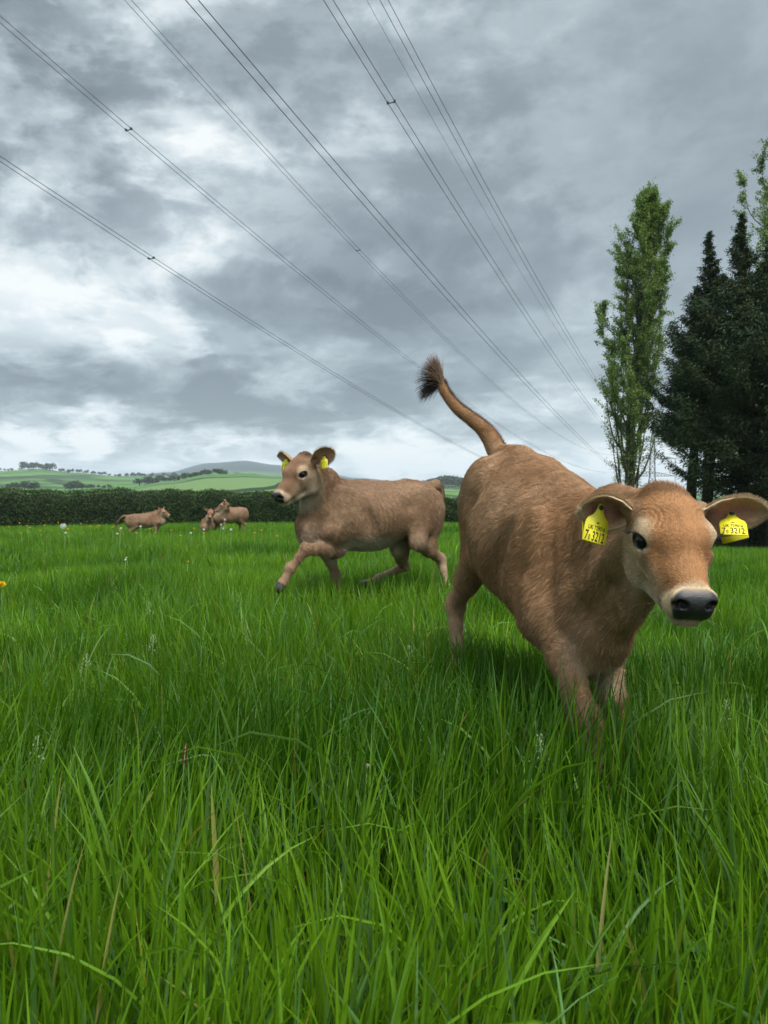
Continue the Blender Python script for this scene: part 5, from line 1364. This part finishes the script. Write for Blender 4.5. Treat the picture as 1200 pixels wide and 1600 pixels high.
if want('flowers'):
    place_flower(104, 822, 9.0, 'round white dandelion clock standing above the grass at the left', 'dandelions in the grass', .036, 'clock')
    place_flower(110, 828, 9.0, 'yellow dandelion just right of the white dandelion clock', 'dandelions in the grass', .020)
    place_flower(3, 914, 4.0, 'yellow dandelion flower cut by the left edge of the picture', 'dandelions in the grass', .026)
    place_flower(566, 1212, 1.45, 'closed white dandelion bud low in the foreground grass', 'dandelions in the grass', .014, 'bud')
    place_flower(193, 876, 5.7, 'small white flower in the grass below the dandelion clock', 'small white flowers', .013, 'white')
    place_flower(203, 872, 5.8, 'small white flower, right one of a close pair in the grass', 'small white flowers', .011, 'white')
    place_flower(290, 879, 5.6, 'pale yellow flower sunk in the grass left of the trotting calf', 'dandelions in the grass', .012)
    rows = [(46, 822), (42, 825), (145, 823), (152, 822), (28, 818), (66, 830), (176, 824), (187, 829), (232, 827), (265, 829), (246, 833), (300, 826), (395, 833), (412, 829), (284, 838), (16, 824), (88, 817), (130, 819), (210, 834), (322, 833),
            (1012, 1000), (437, 838), (36, 834), (70, 821)]
    for i, (u, v) in enumerate(sorted(rows[:20] + rows[21:])):
        D = float(np.clip((CAM_H - .26) * F / (v - 765 + 1e-6), 7.5, 13.0)) * rng.uniform(.93, 1.0)
        place_flower(u, v, D, ORD[i] + ' small yellow dandelion from the left in the far grass', 'yellow dandelions far out in the field', .017, 'yellow')
    for i, (u, v) in enumerate(sorted([(224, 803 + 20), (340, 820), (350, 812), (345, 826), (360, 828), (180, 834), (183, 826), (300, 833), (318, 828), (98, 833)])):
        place_flower(u, v, rng.uniform(7.5, 10), ORD[i] + ' pale seed head from the left, standing above the far grass', 'pale seed heads near the small calves', .013, 'clock')

# seeding stalks of grass and one brown plantain spike
M_SEED = leafy('seed_spikelet', rough=.7, spec=.1, transl=.25, tcol=(1, 1, .7))
def seed_stalk(u, v, D, label, kind):
    tp_ = at(u, v, D); g = float(ground_h(tp_[0], tp_[1])); a = rng.uniform(0, 6.28); b = np.array([tp_[0] + .03 * math.cos(a), tp_[1] + .03 * math.sin(a), g])
    root = empty('seed_stalk', tuple(b)); tag(root, label, 'grass stalk', 'seeding stalks in the grass')
    k = np.linspace(0, 1, 8)[:, None]; P = b * (1 - k) + tp_ * k + np.array([0, 0, .02]) * np.sin(k * math.pi); mb = MB(); mb.tube(P, .0011, 5); mb.build('stem', M_STEM, root, smooth=True)
    L = .055 if kind == 'panicle' else .035; n = 70 if kind == 'panicle' else 160; f = rng.random(n)
    ax_ = unit(P[-1] - P[-2]); side = rng.normal(0, 1, (n, 3)) * [1, 1, .2]
    q = tp_ - ax_ * (L * f)[:, None] + unit(side) * ((.012 if kind == 'panicle' else .0025) * (.3 + f))[:, None]
    cy = np.array([.30, .36, .20]) if kind == 'panicle' else np.array([.16, .085, .035])
    v_, q_, c_ = leaf_quads(q, .0055, .0022, unit(ax_ + .5 * unit(side)), rdir(n), cy * rng.uniform(.7, 1.3, (n, 1)))
    mesh_obj('seed_head', v_, q_, M_SEED, root, attrs={'Col': c_})
if want('flowers'):
    for (u, v, D, lab, kd) in [(290, 1165, 1.30, 'brown plantain spike among tall blades, left of centre', 'spike'), (232, 940, 2.75, 'pale seeding grass stalk, highest one left of centre', 'panicle'),
        (240, 992, 2.2, 'pale seeding grass stalk below another, left of centre', 'panicle'), (136, 1022, 2.05, 'feathery pale grass stalk near the left edge', 'panicle'), (843, 1150, 1.42, 'feathery grass stalk just below the front legs of the near calf', 'panicle'),
        (60, 1150, 1.5, 'feathery grass stalk close to the left edge, lower down', 'panicle'), (1135, 1095, 1.75, 'pale seeding stalk near the right edge, below the calf muzzle', 'panicle'), (640, 1010, 2.3, 'pale seeding stalk left of the hind leg of the near calf', 'panicle')]:
        seed_stalk(u, v, D, lab, kd)

# clover and broad weeds low in the sward
if want('clover'):
    n = 900; y = rng.uniform(.55, 2.2, n); x = rng.uniform(-1, 1, n) * (y * .56 + .3); cl = VN(np.stack([x * 3, y * 3, x * 0 + 40], -1)); k = cl > .52; x, y = x[k], y[k]; n = len(x)
    V, Q, C = [], [], []; off = 0
    for i in range(n):
        c = np.array([x[i], y[i], float(ground_h(x[i], y[i])) + rng.uniform(.06, .15)]); r = rng.uniform(.008, .013); a0 = rng.uniform(0, 6.28); tilt = unit(np.array([0, 0, 1.0]) + rng.normal(0, .3, 3)); e1 = unit(np.cross(tilt, [.3, 1, 0])); e2 = np.cross(tilt, e1)
        for k in range(3):
            a = a0 + k * 2.094; d = e1 * math.cos(a) + e2 * math.sin(a); s = np.cross(tilt, d); th = np.linspace(0, 2 * math.pi, 9)[:-1]
            ring = c + d * (r * 1.0) + d[None] * (np.cos(th) * r)[:, None] + s[None] * (np.sin(th) * r * .85)[:, None] + tilt * (.25 * r)
            vv = np.vstack([[c + d * r * .9], ring]); q = [[0, 1 + j, 1 + (j + 1) % 8] for j in range(8)]
            V.append(vv); Q.append(np.array(q) + off); off += 9
            base = np.array([.030, .095, .012]) * rng.uniform(.8, 1.3); cc = np.tile(base, (9, 1)); cc[0] = base * 1.3 + .008; C.append(cc)
    o = mesh_obj('clover', np.vstack(V), np.vstack(Q), M_LEAF, attrs={'Col': np.vstack(C)}); tag(o, 'round clover leaves low among the foreground grass', 'clover', kind='stuff')

# ------------------------------------------------------------------ air
if want('haze'):
    mb = MB(); mb.box((0, 0, 60), (7200, 7200, 170)); 
    hm = bpy.data.materials.new('air'); hm.use_nodes = True; ht = NT(hm.node_tree); ht.n.clear()
    ho = ht.node('ShaderNodeOutputMaterial'); pv = ht.node('ShaderNodeVolumePrincipled'); pv.inputs['Color'].default_value = (.84, .93, 1.0, 1); pv.inputs['Density'].default_value = .00015; pv.inputs['Anisotropy'].default_value = .0
    ht.link(pv.outputs[0], ho.inputs['Volume']); hz = mb.build('haze', hm, None, (0, 0, 0)); tag(hz, 'pale blue haze over the far hills', 'haze', kind='stuff')
